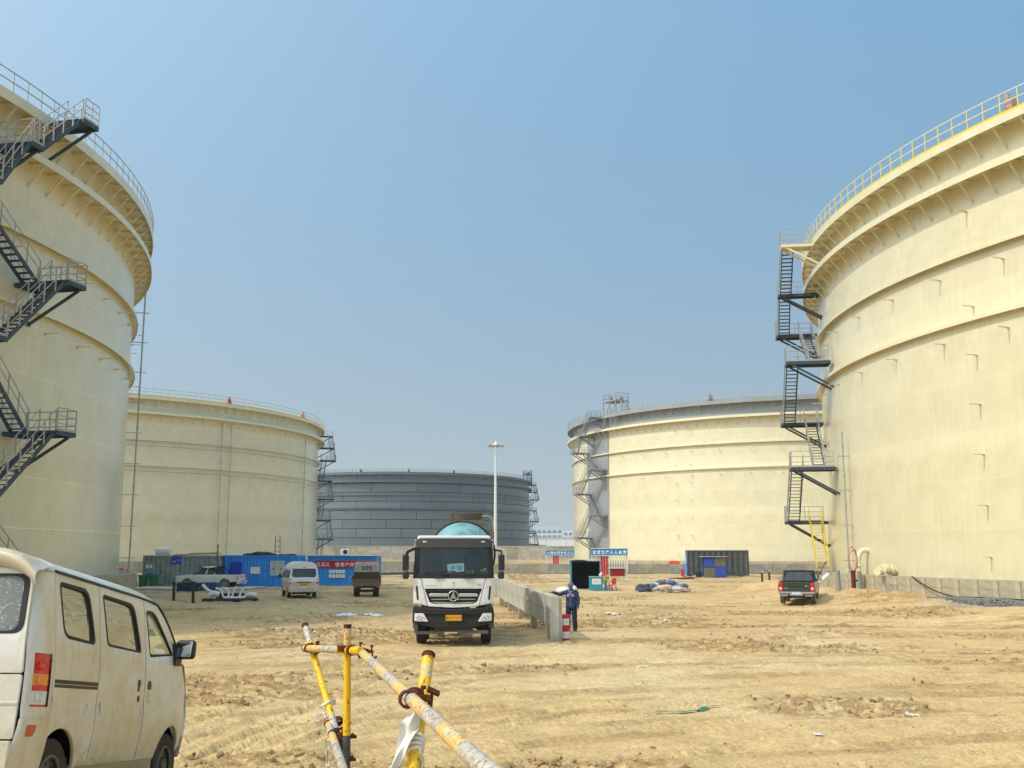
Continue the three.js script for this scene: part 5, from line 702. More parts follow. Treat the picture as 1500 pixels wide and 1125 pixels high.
// ---------- red and white pails at the wall's end ----------
const pailTex = canvasTex(256, 128, (c, w, h) => { c.fillStyle = '#c3261c'; c.fillRect(0, 0, w, h); c.fillStyle = '#d9dee0'; c.fillRect(0, h * 0.22, w, h * 0.56); c.fillStyle = '#8f9ba6'; c.fillRect(0, h * 0.5, w, h * 0.03); });
[[0, 'lower red and white pail on the ground by the wall end'], [0.42, 'upper red and white pail stacked on another by the wall end']].forEach(([h, lab]) => {
  const t = thing('paint_pail', lab, 'pail', [1.75, gy(1.75, 34.4) + h - 0.01, -34.4], 0.4, 'stacked paint pails'); const m = std([1, 1, 1], 0.45, 0, { map: pailTex });
  mesh(t, 'bucket', new THREE.CylinderGeometry(0.165, 0.15, 0.38, 24, 1, false).translate(0, 0.19, 0), m); mesh(t, 'lid', [cyl(0.172, 0.172, 0.035, 0, 0.395, 0, 0, 0, 0, 24), new THREE.TorusGeometry(0.17, 0.009, 6, 24).rotateX(Math.PI / 2).translate(0, 0.36, 0)], MT.red); mesh(t, 'handle', tr(new THREE.TorusGeometry(0.17, 0.005, 5, 20, Math.PI), 0, 0.33, 0, 0.5, 0, Math.PI), MT.steel);
});
// ---------- the worker ----------
function sdfGeo(fn, c, half, N) {
  const mc = new MarchingCubes(N, new THREE.MeshBasicMaterial(), false, false, 120000); mc.isolation = 0; const f = mc.field, hs = N / 2;
  for (let k = 0; k < N; k++) for (let j = 0; j < N; j++) for (let i = 0; i < N; i++) f[k * N * N + j * N + i] = -fn(c[0] + (i - hs) / hs * half, c[1] + (j - hs) / hs * half, c[2] + (k - hs) / hs * half);
  mc.update(); const n = mc.count ?? mc.geometry.drawRange.count, p = mc.positionArray.slice(0, n * 3);
  for (let i = 0; i < n; i++) for (let a = 0; a < 3; a++) p[i * 3 + a] = c[a] + p[i * 3 + a] * half;
  let g = new THREE.BufferGeometry(); g.setAttribute('position', new THREE.BufferAttribute(p, 3)); g = mergeVertices(g, half / N * 0.05); g.computeVertexNormals(); return norm(g);
}
const cap = (x, y, z, a, b, ra, rb) => { const dx = b[0] - a[0], dy = b[1] - a[1], dz = b[2] - a[2], t = clamp(((x - a[0]) * dx + (y - a[1]) * dy + (z - a[2]) * dz) / (dx * dx + dy * dy + dz * dz)); return Math.hypot(x - a[0] - dx * t, y - a[1] - dy * t, z - a[2] - dz * t) - (ra + (rb - ra) * t); };
const smin = (a, b, k) => { const h = clamp(0.5 + 0.5 * (b - a) / k); return b + (a - b) * h - k * h * (1 - h); };
const ell = (x, y, z, c, r) => { const k = Math.hypot((x - c[0]) / r[0], (y - c[1]) / r[1], (z - c[2]) / r[2]); return (k - 1) * Math.min(...r); };
{
  const px = 2.2, py = 38.3, t = thing('person', 'worker in a blue hard hat and blue overalls leaning on the wall', 'person', [px, gy(px, py) - 0.005, -py], -0.25);
  const J = { hl: [-0.1, 0.93, 0], hr: [0.1, 0.93, 0], kl: [-0.12, 0.5, 0.03], kr: [0.12, 0.5, 0.02], al: [-0.13, 0.09, -0.02], ar: [0.14, 0.09, -0.02], sl: [-0.19, 1.41, 0], sr: [0.19, 1.41, -0.01], el: [-0.42, 1.33, 0.12], er: [0.27, 1.14, 0], wl: [-0.63, 1.41, 0.24], wr: [0.26, 0.9, 0.08], nk: [0, 1.47, 0.01], hd: [-0.01, 1.63, 0.03] };
  const hand = (x, y, z, w, d, s) => { let q = cap(x, y, z, w, w.map((v, i) => v + d[i] * 0.08), 0.032, 0.036); for (let k = 0; k < 4; k++) { const o = (k - 1.5) * 0.019, b = w.map((v, i) => v + d[i] * 0.085 + s[i] * o), L = [0.062, 0.074, 0.07, 0.054][k], m = b.map((v, i) => v + d[i] * L * 0.55), e = m.map((v, i) => v + d[i] * L * 0.4 - (i === 1 ? 0.02 : 0)); q = smin(q, Math.min(cap(x, y, z, b, m, 0.0095, 0.009), cap(x, y, z, m, e, 0.009, 0.008)), 0.008); } const tb = w.map((v, i) => v + d[i] * 0.03 + s[i] * -0.03); return smin(q, cap(x, y, z, tb, tb.map((v, i) => v + d[i] * 0.045 - s[i] * 0.03), 0.012, 0.01), 0.012); };
  const head = (x, y, z) => { const [a, b, c] = J.hd; let q = ell(x, y, z, [a, b + 0.02, c], [0.076, 0.105, 0.095]); q = smin(q, ell(x, y, z, [a, b - 0.06, c + 0.025], [0.056, 0.06, 0.066]), 0.03); q = smin(q, cap(x, y, z, [a - 0.004, b + 0.0, c + 0.09], [a - 0.006, b - 0.03, c + 0.112], 0.01, 0.014), 0.012); for (const s of [-1, 1]) { q = smin(q, ell(x, y, z, [a + s * 0.08, b - 0.005, c - 0.005], [0.012, 0.03, 0.02]), 0.008); q = -smin(-q, ell(x, y, z, [a + s * 0.03, b + 0.012, c + 0.1], [0.016, 0.011, 0.016]), 0.008); q = smin(q, ell(x, y, z, [a + s * 0.03, b + 0.01, c + 0.083], [0.013, 0.011, 0.013]), 0.003); } return smin(q, cap(x, y, z, [a - 0.02, b - 0.062, c + 0.088], [a + 0.02, b - 0.062, c + 0.088], 0.007, 0.007), 0.008); };
  const near = (x, y, z, w) => Math.hypot(x - w[0], y - w[1], z - w[2]) < 0.3;
  const bodyF = (x, y, z) => { let q = cap(x, y, z, [0, 1.0, 0], [0, 1.32, 0], 0.12, 0.14); q = smin(q, cap(x, y, z, J.sl, J.sr, 0.06, 0.06), 0.05); q = smin(q, cap(x, y, z, J.nk, [0, 1.56, 0.02], 0.052, 0.05), 0.03); for (const [a, b, r0, r1] of [['hl', 'kl', 0.085, 0.058], ['hr', 'kr', 0.085, 0.058], ['kl', 'al', 0.055, 0.038], ['kr', 'ar', 0.055, 0.038], ['sl', 'el', 0.05, 0.04], ['sr', 'er', 0.05, 0.04], ['el', 'wl', 0.04, 0.028], ['er', 'wr', 0.04, 0.028]]) q = smin(q, cap(x, y, z, J[a], J[b], r0, r1), 0.02); if (near(x, y, z, J.hd)) q = smin(q, head(x, y, z), 0.02); if (near(x, y, z, J.wl)) q = smin(q, hand(x, y, z, J.wl, [-0.9, 0, 0.43], [0.43, 0, 0.9]), 0.015); if (near(x, y, z, J.wr)) q = smin(q, hand(x, y, z, J.wr, [-0.05, -1, 0.15], [0.2, 0, 0.95]), 0.015); return q; };
  const skin = std([0.32, 0.17, 0.11], 0.6), blue = std([0.05, 0.065, 0.17], 0.85, 0, { map: dirtTex }), navy = std([0.014, 0.02, 0.06], 0.9), pale = std([0.3, 0.33, 0.45], 0.85);
  const body = mesh(t, 'body', merge([sdfGeo(bodyF, [-0.1, 0.9, 0.05], 0.95, 120), sdfGeo(head, J.hd, 0.16, 64), sdfGeo((x, y, z) => hand(x, y, z, J.wl, [-0.9, 0, 0.43], [0.43, 0, 0.9]), [-0.72, 1.41, 0.29], 0.14, 56), sdfGeo((x, y, z) => hand(x, y, z, J.wr, [-0.05, -1, 0.15], [0.2, 0, 0.95]), [0.25, 0.82, 0.1], 0.14, 56)]), skin);
  const fold = (x, y, z) => 0.007 * Math.sin(y * 46 + x * 21 + 3 * Math.sin(z * 18)) + 0.004 * Math.sin(x * 60 + y * 17);
  const jacket = (x, y, z) => { let q = ell(x, y, z, [0, 1.17, 0], [0.205, 0.34, 0.15]); q = smin(q, cap(x, y, z, [-0.16, 1.4, 0], [0.16, 1.4, -0.01], 0.085, 0.085), 0.06); q = smin(q, cap(x, y, z, [-0.03, 0.9, 0.0], [0.03, 0.9, 0], 0.16, 0.16), 0.08); q = Math.max(q, 0.82 - y); for (const [a, b, r0, r1] of [['sl', 'el', 0.078, 0.064], ['sr', 'er', 0.078, 0.064], ['el', 'wl', 0.062, 0.048], ['er', 'wr', 0.062, 0.05]]) q = smin(q, cap(x, y, z, J[a], J[b], r0, r1), 0.035); q = smin(q, cap(x, y, z, [0, 1.46, 0], [0, 1.5, 0.01], 0.075, 0.07), 0.03); return q + fold(x, y, z); };
  const trou = (x, y, z) => { let q = cap(x, y, z, [-0.06, 0.9, 0], [0.06, 0.9, 0], 0.14, 0.14); for (const [a, b, r0, r1] of [['hl', 'kl', 0.108, 0.088], ['hr', 'kr', 0.108, 0.088], ['kl', 'al', 0.086, 0.08], ['kr', 'ar', 0.086, 0.08]]) q = smin(q, cap(x, y, z, J[a], J[b], r0, r1), 0.03); return Math.max(q + fold(x, y, z), y - 0.98, 0.05 - y); };
  sub(body, 'jacket', sdfGeo(jacket, [-0.15, 1.15, 0.05], 0.64, 110), blue); sub(body, 'trousers', sdfGeo(trou, [0, 0.52, 0], 0.56, 100), navy);
  sub(body, 'jacket_trim', [tube([[0, 1.5, 0.085], [0.0, 1.3, 0.158], [0, 1.05, 0.16], [0, 0.85, 0.15]], 0.006, 5), rbox(0.1, 0.09, 0.012, 0.005, -0.09, 1.3, 0.145, -0.15, -0.3), rbox(0.1, 0.09, 0.012, 0.005, 0.09, 1.3, 0.145, -0.15, 0.3), bar([-0.09, 1.49, 0.09], [-0.01, 1.4, 0.14], 0.035, 0.02), bar([0.09, 1.49, 0.09], [0.01, 1.4, 0.14], 0.035, 0.02)], pale);
  sub(body, 'helmet', [new THREE.SphereGeometry(0.118, 24, 12, 0, Math.PI * 2, 0, Math.PI / 2).scale(1, 0.95, 1.15).translate(J.hd[0], 1.665, J.hd[2] - 0.005), cyl(0.125, 0.13, 0.012, J.hd[0], 1.663, J.hd[2] + 0.005, 0, 0, 0, 24).scale(1, 1, 1), box(0.14, 0.012, 0.07, J.hd[0], 1.66, J.hd[2] + 0.15), rbox(0.02, 0.03, 0.2, 0.01, J.hd[0], 1.77, J.hd[2])], std([0.11, 0.13, 0.3], 0.4));
  sub(body, 'hair', [ell && new THREE.SphereGeometry(0.092, 16, 10).scale(0.95, 0.8, 0.9).translate(J.hd[0], 1.625, J.hd[2] - 0.035)], MT.black);
  for (const a of ['al', 'ar']) sub(body, 'shoe', rbox(0.095, 0.1, 0.27, 0.04, J[a][0], 0.05, J[a][2] + 0.06), std([0.06, 0.055, 0.05], 0.8));
}
// ---------- containers and cabins ----------
function corrugated(L, H, pitch = 0.27, dep = 0.04) { const pts = []; let x = 0; while (x < L - pitch * 0.5) { pts.push([x, 0], [x + pitch * 0.26, 0], [x + pitch * 0.5, -dep], [x + pitch * 0.76, -dep]); x += pitch; } pts.push([L, 0], [L, 0.02], [0, 0.02]); return uvm(extr(pts, H).rotateX(-Math.PI / 2).translate(-L / 2, 0, 0), 0.3); }
function container(name, label, x, y, ry, L, H, m, o = {}) {   // long side faces local +z
  const t = thing(name, label, o.cat || 'container', [x, gy(x, y) + (o.lift || 0), -y], ry), D = o.depth || 2.4;
  mesh(t, 'long_side', corrugated(L - 0.24, H - 0.3, o.pitch, o.dep).translate(0, 0.16, D / 2 - 0.07), m); mesh(t, 'long_side', corrugated(L - 0.24, H - 0.3, o.pitch, o.dep).rotateY(Math.PI).translate(0, 0.16, -D / 2 + 0.07), m);
  for (const s of [1, -1]) mesh(t, 'end_wall', corrugated(D - 0.24, H - 0.3).rotateY(s * Math.PI / 2).translate(s * (L / 2 - 0.07), 0.16, 0), o.endMat || m);
  const f = []; for (const s of [1, -1]) { for (const q of [1, -1]) f.push(box(0.14, H - 0.02, 0.14, s * (L / 2 - 0.05), H / 2, q * (D / 2 - 0.05))); f.push(box(L - 0.24, 0.15, 0.1, 0, H - 0.085, s * (D / 2 - 0.03)), box(L - 0.24, 0.16, 0.1, 0, 0.08, s * (D / 2 - 0.03)), box(0.1, 0.15, D - 0.24, s * (L / 2 - 0.03), H - 0.085, 0), box(0.1, 0.16, D - 0.24, s * (L / 2 - 0.03), 0.08, 0)); }
  mesh(t, 'frame', f, o.frameMat || m); mesh(t, 'roof', box(L - 0.1, 0.04, D - 0.1, 0, H - 0.03, 0), o.roofMat || m); mesh(t, 'floor', box(L - 0.1, 0.1, D - 0.1, 0, 0.1, 0), MT.dustBlack);
  return t;
}
const cGrey = std([0.34, 0.4, 0.41], 0.65, 0.1, { map: dirtTex }), cBlue = std([0.02, 0.3, 0.92], 0.5, 0, { map: softDirt }), cDark = std([0.11, 0.12, 0.13], 0.6, 0.1, { map: dirtTex }), cBlue2 = std([0.03, 0.32, 0.82], 0.5, 0, { map: softDirt });
{
  const t = container('shipping_container', 'grey shipping container with a white water tank on its roof', -27.15, 85.4, -0.03, 6.25, 2.6, cGrey, { pitch: 0.4, dep: 0.045 });
  mesh(t, 'notice_board', cardGeo(0.85, 0.6, -0.35, 2.2, 1.22), std([1, 1, 1], 0.5, 0, { map: canvasTex(128, 96, (c, w, h) => { c.fillStyle = '#1246b0'; c.fillRect(0, 0, w, h); writeText(c, '安全', 10, 50, 52, 26, '#cfe0ff', 0.12); writeText(c, '生产', 70, 34, 50, 24, '#cfe0ff', 0.12); }) })); mesh(t, 'notice_board', cardGeo(0.6, 0.35, -2.5, 1.0, 1.22), MT.blue); mesh(t, 'paper_notice', cardGeo(0.26, 0.3, -2.75, 1.7, 1.22), MT.white); mesh(t, 'paper_notice', cardGeo(0.2, 0.28, -2.45, 1.7, 1.22), MT.white);
  const b = container('site_cabin', 'bright blue site cabin with a white double window', -20.7, 86.2, -0.03, 6.1, 2.62, cBlue, { cat: 'cabin' });
  mesh(b, 'door_panel', rbox(1.0, 1.55, 0.06, 0.02, -2.15, 1.3, 1.21), std([0.012, 0.03, 0.42], 0.5)); const bw = new THREE.Group(); bw.name = 'window'; b.add(bw); sub(bw, 'frame', [box(1.14, 0.06, 0.08, 1.32, 2.12, 1.23), box(1.14, 0.06, 0.08, 1.32, 1.0, 1.23), box(0.06, 1.06, 0.08, 0.78, 1.56, 1.23), box(0.06, 1.06, 0.08, 1.86, 1.56, 1.23), box(0.05, 1.06, 0.06, 1.32, 1.56, 1.23)], std([0.62, 0.66, 0.58], 0.5)); for (const x of [1.05, 1.59]) sub(bw, 'pane', box(0.5, 1.06, 0.02, x, 1.56, 1.22), std([0.45, 0.5, 0.47], 0.3)); for (const x of [1.02, 1.62]) sub(bw, 'latch', box(0.09, 0.09, 0.04, x, 1.5, 1.25), MT.black);
  mesh(b, 'notice_board', cardGeo(0.8, 0.55, -0.5, 1.38, 1.23), MT.white);
  const c2 = container('site_cabin', 'blue site cabin with a red banner behind the tipper truck', -14.75, 90.5, -0.03, 6.0, 2.55, cBlue2, { cat: 'cabin', roofMat: std([0.6, 0.62, 0.58], 0.6) });
  mesh(c2, 'banner', cardGeo(5.2, 0.62, 0.3, 1.82, 1.24), std([1, 1, 1], 0.7, 0, { map: canvasTex(1024, 128, (c, w, h) => { c.fillStyle = '#a50f22'; c.fillRect(0, 0, w, h); writeText(c, '化态化', 10, 18, 230, 92, '#f3dfe2', 0.12); writeText(c, '持续严厉打击违法', 330, 18, 660, 92, '#f3dfe2', 0.12); }) }), 'red banner with white lettering');
  for (let i = 0; i < 5; i++) for (let j = 0; j < 2; j++) mesh(c2, 'paper_notice', cardGeo(0.24, 0.3, -1.0 + i * 0.29, 1.2 - j * 0.38, 1.235), MT.white);
  mesh(c2, 'guard_rail', [bar([0.7, 0.75, 1.5], [1.9, 0.75, 1.5], 0.02, 0.02, 6), bar([0.7, 0, 1.5], [0.7, 0.75, 1.5], 0.02, 0.02, 6), bar([1.2, 0, 1.5], [1.2, 0.4, 1.5], 0.02, 0.02, 6)], MT.galv);
  mesh(c2, 'roof_edge', [box(6.2, 0.05, 2.7, 0, 2.58, 0)], std([0.62, 0.64, 0.6], 0.6));
  const top = (o, h) => o.position.y + h;
  solo('water_tank', 'white cylindrical water tank lying on the grey container roof', 'water tank', [cyl(0.32, 0.32, 1.05, -29.1, top(t, 2.95), -85.4, 0, 0, Math.PI / 2, 22), sph(0.32, -29.62, top(t, 2.95), -85.4, 0.4, 1, 1), sph(0.32, -28.58, top(t, 2.95), -85.4, 0.4, 1, 1), box(0.9, 0.06, 0.6, -29.1, top(t, 2.62), -85.4)], MT.white);
  solo('tarp_heap', 'black tarp and sheets heaped on the blue cabin roof', 'tarp', [[-21.9, 0.12, 0.7], [-21.3, 0.22, 0.6], [-20.7, 0.2, 0.7], [-20.2, 0.1, 0.5], [-19.2, 0.06, 0.5], [-18.5, 0.08, 0.4]].map(([x, h, w]) => sph(1, x, top(b, 2.62 + h * 0.4), -86, w, h, 0.6, 10)), MT.dustBlack);
  solo('roof_ladder', 'rusty steel ladder standing up from the blue cabin roof', 'ladder', [bar([-20.05, top(b, 2.6), -86.6], [-20.12, top(b, 4.2), -87], 0.03, 0.03, 6), bar([-19.6, top(b, 2.6), -86.6], [-19.75, top(b, 4.2), -87], 0.03, 0.03, 6), ...[0.3, 0.75, 1.2].map((k) => bar([-20.06, top(b, 2.6 + k), -86.7], [-19.66, top(b, 2.6 + k), -86.7], 0.02, 0.02, 6))], MT.rust);
  const ac = thing('fan_unit', 'white box with a black fan grille on the blue cabin roof', 'fan unit', [-14.75, top(c2, 2.6), -90.2]); mesh(ac, 'casing', rbox(0.7, 0.55, 0.4, 0.03, 0, 0.28, 0), MT.white); mesh(ac, 'fan_grille', cyl(0.2, 0.2, 0.03, 0.1, 0.28, 0.21, Math.PI / 2, 0, 0, 20), MT.black);
  solo('roof_sheets', 'dark red roofing sheets lying on the grey container roof', 'sheets', [box(3.6, 0.06, 1.4, -26.2, top(t, 2.68), -85.3, 0, 0, 0.03), box(2.2, 0.05, 1.2, -25.6, top(t, 2.78), -85.1, 0, 0.1, 0.02), bar([-24.15, top(t, 1.4), -84.1], [-24.15, top(t, 3.5), -84.1], 0.045, 0.045, 6)], std([0.28, 0.05, 0.04], 0.7));
  const gt = thing('plastic_tank', 'green plastic tank standing beside the blue cabin end', 'plastic tank', [-12.25, gy(-12, 92), -91.5]); mesh(gt, 'tank_body', [cyl(0.5, 0.5, 1.9, 0, 1.5, 0, 0, 0, 0, 20), sph(0.5, 0, 2.45, 0, 1, 0.45, 1), ...[0.9, 1.3, 1.7, 2.1].map((y) => new THREE.TorusGeometry(0.5, 0.03, 6, 24).rotateX(Math.PI / 2).translate(0, y, 0))], MT.green); mesh(gt, 'stand', [box(1.1, 0.55, 1.1, 0, 0.28, 0)], MT.concGrey);
  const bin = (x, y, lab) => { const q = thing('wheelie_bin', lab, 'bin', [x, gy(x, y), -y], 0.2, 'green wheeled bins'); mesh(q, 'bin_body', [norm(new THREE.CylinderGeometry(0.46, 0.36, 0.92, 4, 1).rotateY(Math.PI / 4)).translate(0, 0.54, 0)], MT.green); mesh(q, 'lid', rbox(0.7, 0.06, 0.74, 0.02, 0, 1.03, 0), MT.green); for (const s of [-1, 1]) mesh(q, 'bin_wheel', cyl(0.1, 0.1, 0.05, s * 0.28, 0.1, -0.28, 0, 0, Math.PI / 2, 14), MT.black); };
  bin(-29.85, 83.2, 'left green bin of the pair before the grey container'); bin(-28.95, 83.1, 'right green bin of the pair before the grey container'); bin(-11.15, 84.5, 'green bin standing alone right of the tipper truck');
  const rt = thing('ribbed_tank', 'white ribbed plastic tank left of the grey container', 'plastic tank', [-31.2, gy(-31.2, 84.5), -84.5]); mesh(rt, 'tank_body', [cyl(0.4, 0.4, 1.1, 0, 0.55, 0, 0, 0, 0, 22), sph(0.4, 0, 1.1, 0, 1, 0.4, 1)], MT.white); for (const y of [0.15, 0.32, 0.49, 0.66, 0.83, 1.0]) mesh(rt, 'rib', new THREE.TorusGeometry(0.4, 0.025, 6, 24).rotateX(Math.PI / 2).translate(0, y, 0), MT.white);
  const rp = thing('red_pump', 'red pump motor on a dark stand left of the ribbed tank', 'pump', [-33.2, gy(-33, 86), -86]); mesh(rp, 'motor', [cyl(0.3, 0.3, 1.0, 0, 1.2, 0, 0, 0, Math.PI / 2, 18), cyl(0.36, 0.36, 0.08, 0.5, 1.2, 0, 0, 0, Math.PI / 2, 18), cyl(0.22, 0.3, 0.3, 0.85, 1.15, 0, 0, 0, Math.PI / 2, 18)], MT.red); mesh(rp, 'stand', [box(1.4, 0.12, 0.6, 0.2, 0.84, 0), box(0.12, 0.85, 0.5, -0.3, 0.42, 0), box(0.12, 0.85, 0.5, 0.7, 0.42, 0)], MT.dustBlack);
  seed(3); for (const [x, y, w, lab] of [[-23.6, 75, 1.4, 'dark blue crate nearer the two black posts'], [-22.1, 75.4, 1.3, 'blue crate on the right, half before the white pickup']]) { const q = thing('parts_crate', lab, 'crate', [x, gy(x, y), -y], rr(-0.1, 0.1)); const m = std(w > 1.35 ? [0.015, 0.035, 0.12] : [0.02, 0.09, 0.26], 0.6, 0, { map: dirtTex }); for (const z of [0.4, -0.4]) for (let k = 0; k < 3; k++) mesh(q, 'slat', box(w, 0.17, 0.04, 0, 0.14 + k * 0.21, z), m); for (const s of [1, -1]) { mesh(q, 'end_board', box(0.05, 0.62, 0.76, s * (w / 2 - 0.03), 0.34, 0), m); } mesh(q, 'contents', [box(w - 0.2, 0.3, 0.6, 0, 0.3, 0), box(0.3, 0.2, 0.3, w * 0.2, 0.52, 0.1)], MT.dustBlack); }
  struct('pavement', uvm(box(9.6, 0.3, 5, -24.6, gy(-25, 79) + 0.0, -80.2, 0, -0.04, 0), 0.3), MT.concLight);
}
for (const [x, y, h, lab] of [[-19.55, 59.6, 1.2, 'left black post of the two beside the pale ducts'], [-17.75, 57.4, 1.18, 'right black post of the two beside the pale ducts']]) { const q = thing('marker_post', lab, 'post', [x, gy(x, y) - 0.05, -y], 0, 'short dark posts'); mesh(q, 'post_shaft', cyl(0.085, 0.085, h, 0, h / 2, 0, 0, 0, 0.02, 14), MT.black); mesh(q, 'post_cap', rbox(0.22, 0.06, 0.22, 0.02, 0, h, 0), MT.black); }
for (const [x, y, lab] of [[19.05, 78.3, 'left dark red post with a white top behind the green pickup'], [19.95, 79.7, 'right dark red post with a white top behind the green pickup']]) { const q = thing('marker_post', lab, 'post', [x, gy(x, y) - 0.35, -y], 0, 'short dark posts'); mesh(q, 'post_shaft', cyl(0.08, 0.08, 1.45, 0, 0.72, 0, 0, 0, 0.02, 14), std([0.1, 0.02, 0.015], 0.7)); mesh(q, 'post_cap', cyl(0.085, 0.085, 0.1, 0, 1.42, 0, 0, 0, 0, 14), MT.white); }
{
  const q = thing('duct_scrap', 'heap of bent pale ducts on a black mat in the shade', 'ducts', [-17.1, gy(-17.1, 62), -62], 0.1), m = std([0.62, 0.63, 0.64], 0.5, 0.1);
  mesh(q, 'mat', [rbox(3.2, 0.16, 0.9, 0.04, 0.2, 0.08, 0.1), rbox(1.6, 0.4, 0.6, 0.06, 0.1, 0.25, -0.4)], MT.black);
  for (const [a, b, c, r] of [[[-1.5, 0.95, 0], [-1.1, 0.6, 0.1], [-0.6, 0.45, 0.2], 0.1], [[-1.0, 0.35, 0.3], [-0.7, 0.45, 0.3], [-0.45, 0.35, 0.3], 0.17], [[-0.7, 0.75, 0], [-0.35, 0.6, 0.1], [-0.25, 0.25, 0.2], 0.07], [[-0.3, 0.75, 0], [0.05, 0.6, 0.1], [0.1, 0.22, 0.2], 0.07], [[0.5, 0.85, 0], [0.35, 0.5, 0.1], [0.3, 0.22, 0.2], 0.07], [[0.95, 0.75, 0], [0.78, 0.45, 0.1], [0.72, 0.22, 0.2], 0.07], [[-0.2, 0.2, 0.3], [0.5, 0.18, 0.3], [1.1, 0.22, 0.25], 0.09], [[1.15, 0.3, 0.1], [1.4, 0.35, 0.2], [1.75, 0.3, 0.2], 0.16]]) mesh(q, 'duct_piece', tube([a, b, c], r, 10, 10), m);
}
{ // crumpled white sheet on the shaded ground
  const g = sheet((u, v) => { const x = -6.9 + u * 1.05 * (1 + 0.12 * Math.sin(v * 5)), y = 46.3 + v * 0.75 * (1 + 0.25 * Math.sin(u * 4)), e = u * u + v * v; return [x, HD(x, y)[0] + 0.07 + 0.2 * fbm(x * 3, y * 3, 3) * clamp(1.3 - e), -y]; }, -1, 1, -1, 1, 30, 20); solo('plastic_sheet', 'crumpled white plastic sheet on the shaded ground left of the truck', 'plastic sheet', g, std([0.62, 0.64, 0.66], 0.5));
}
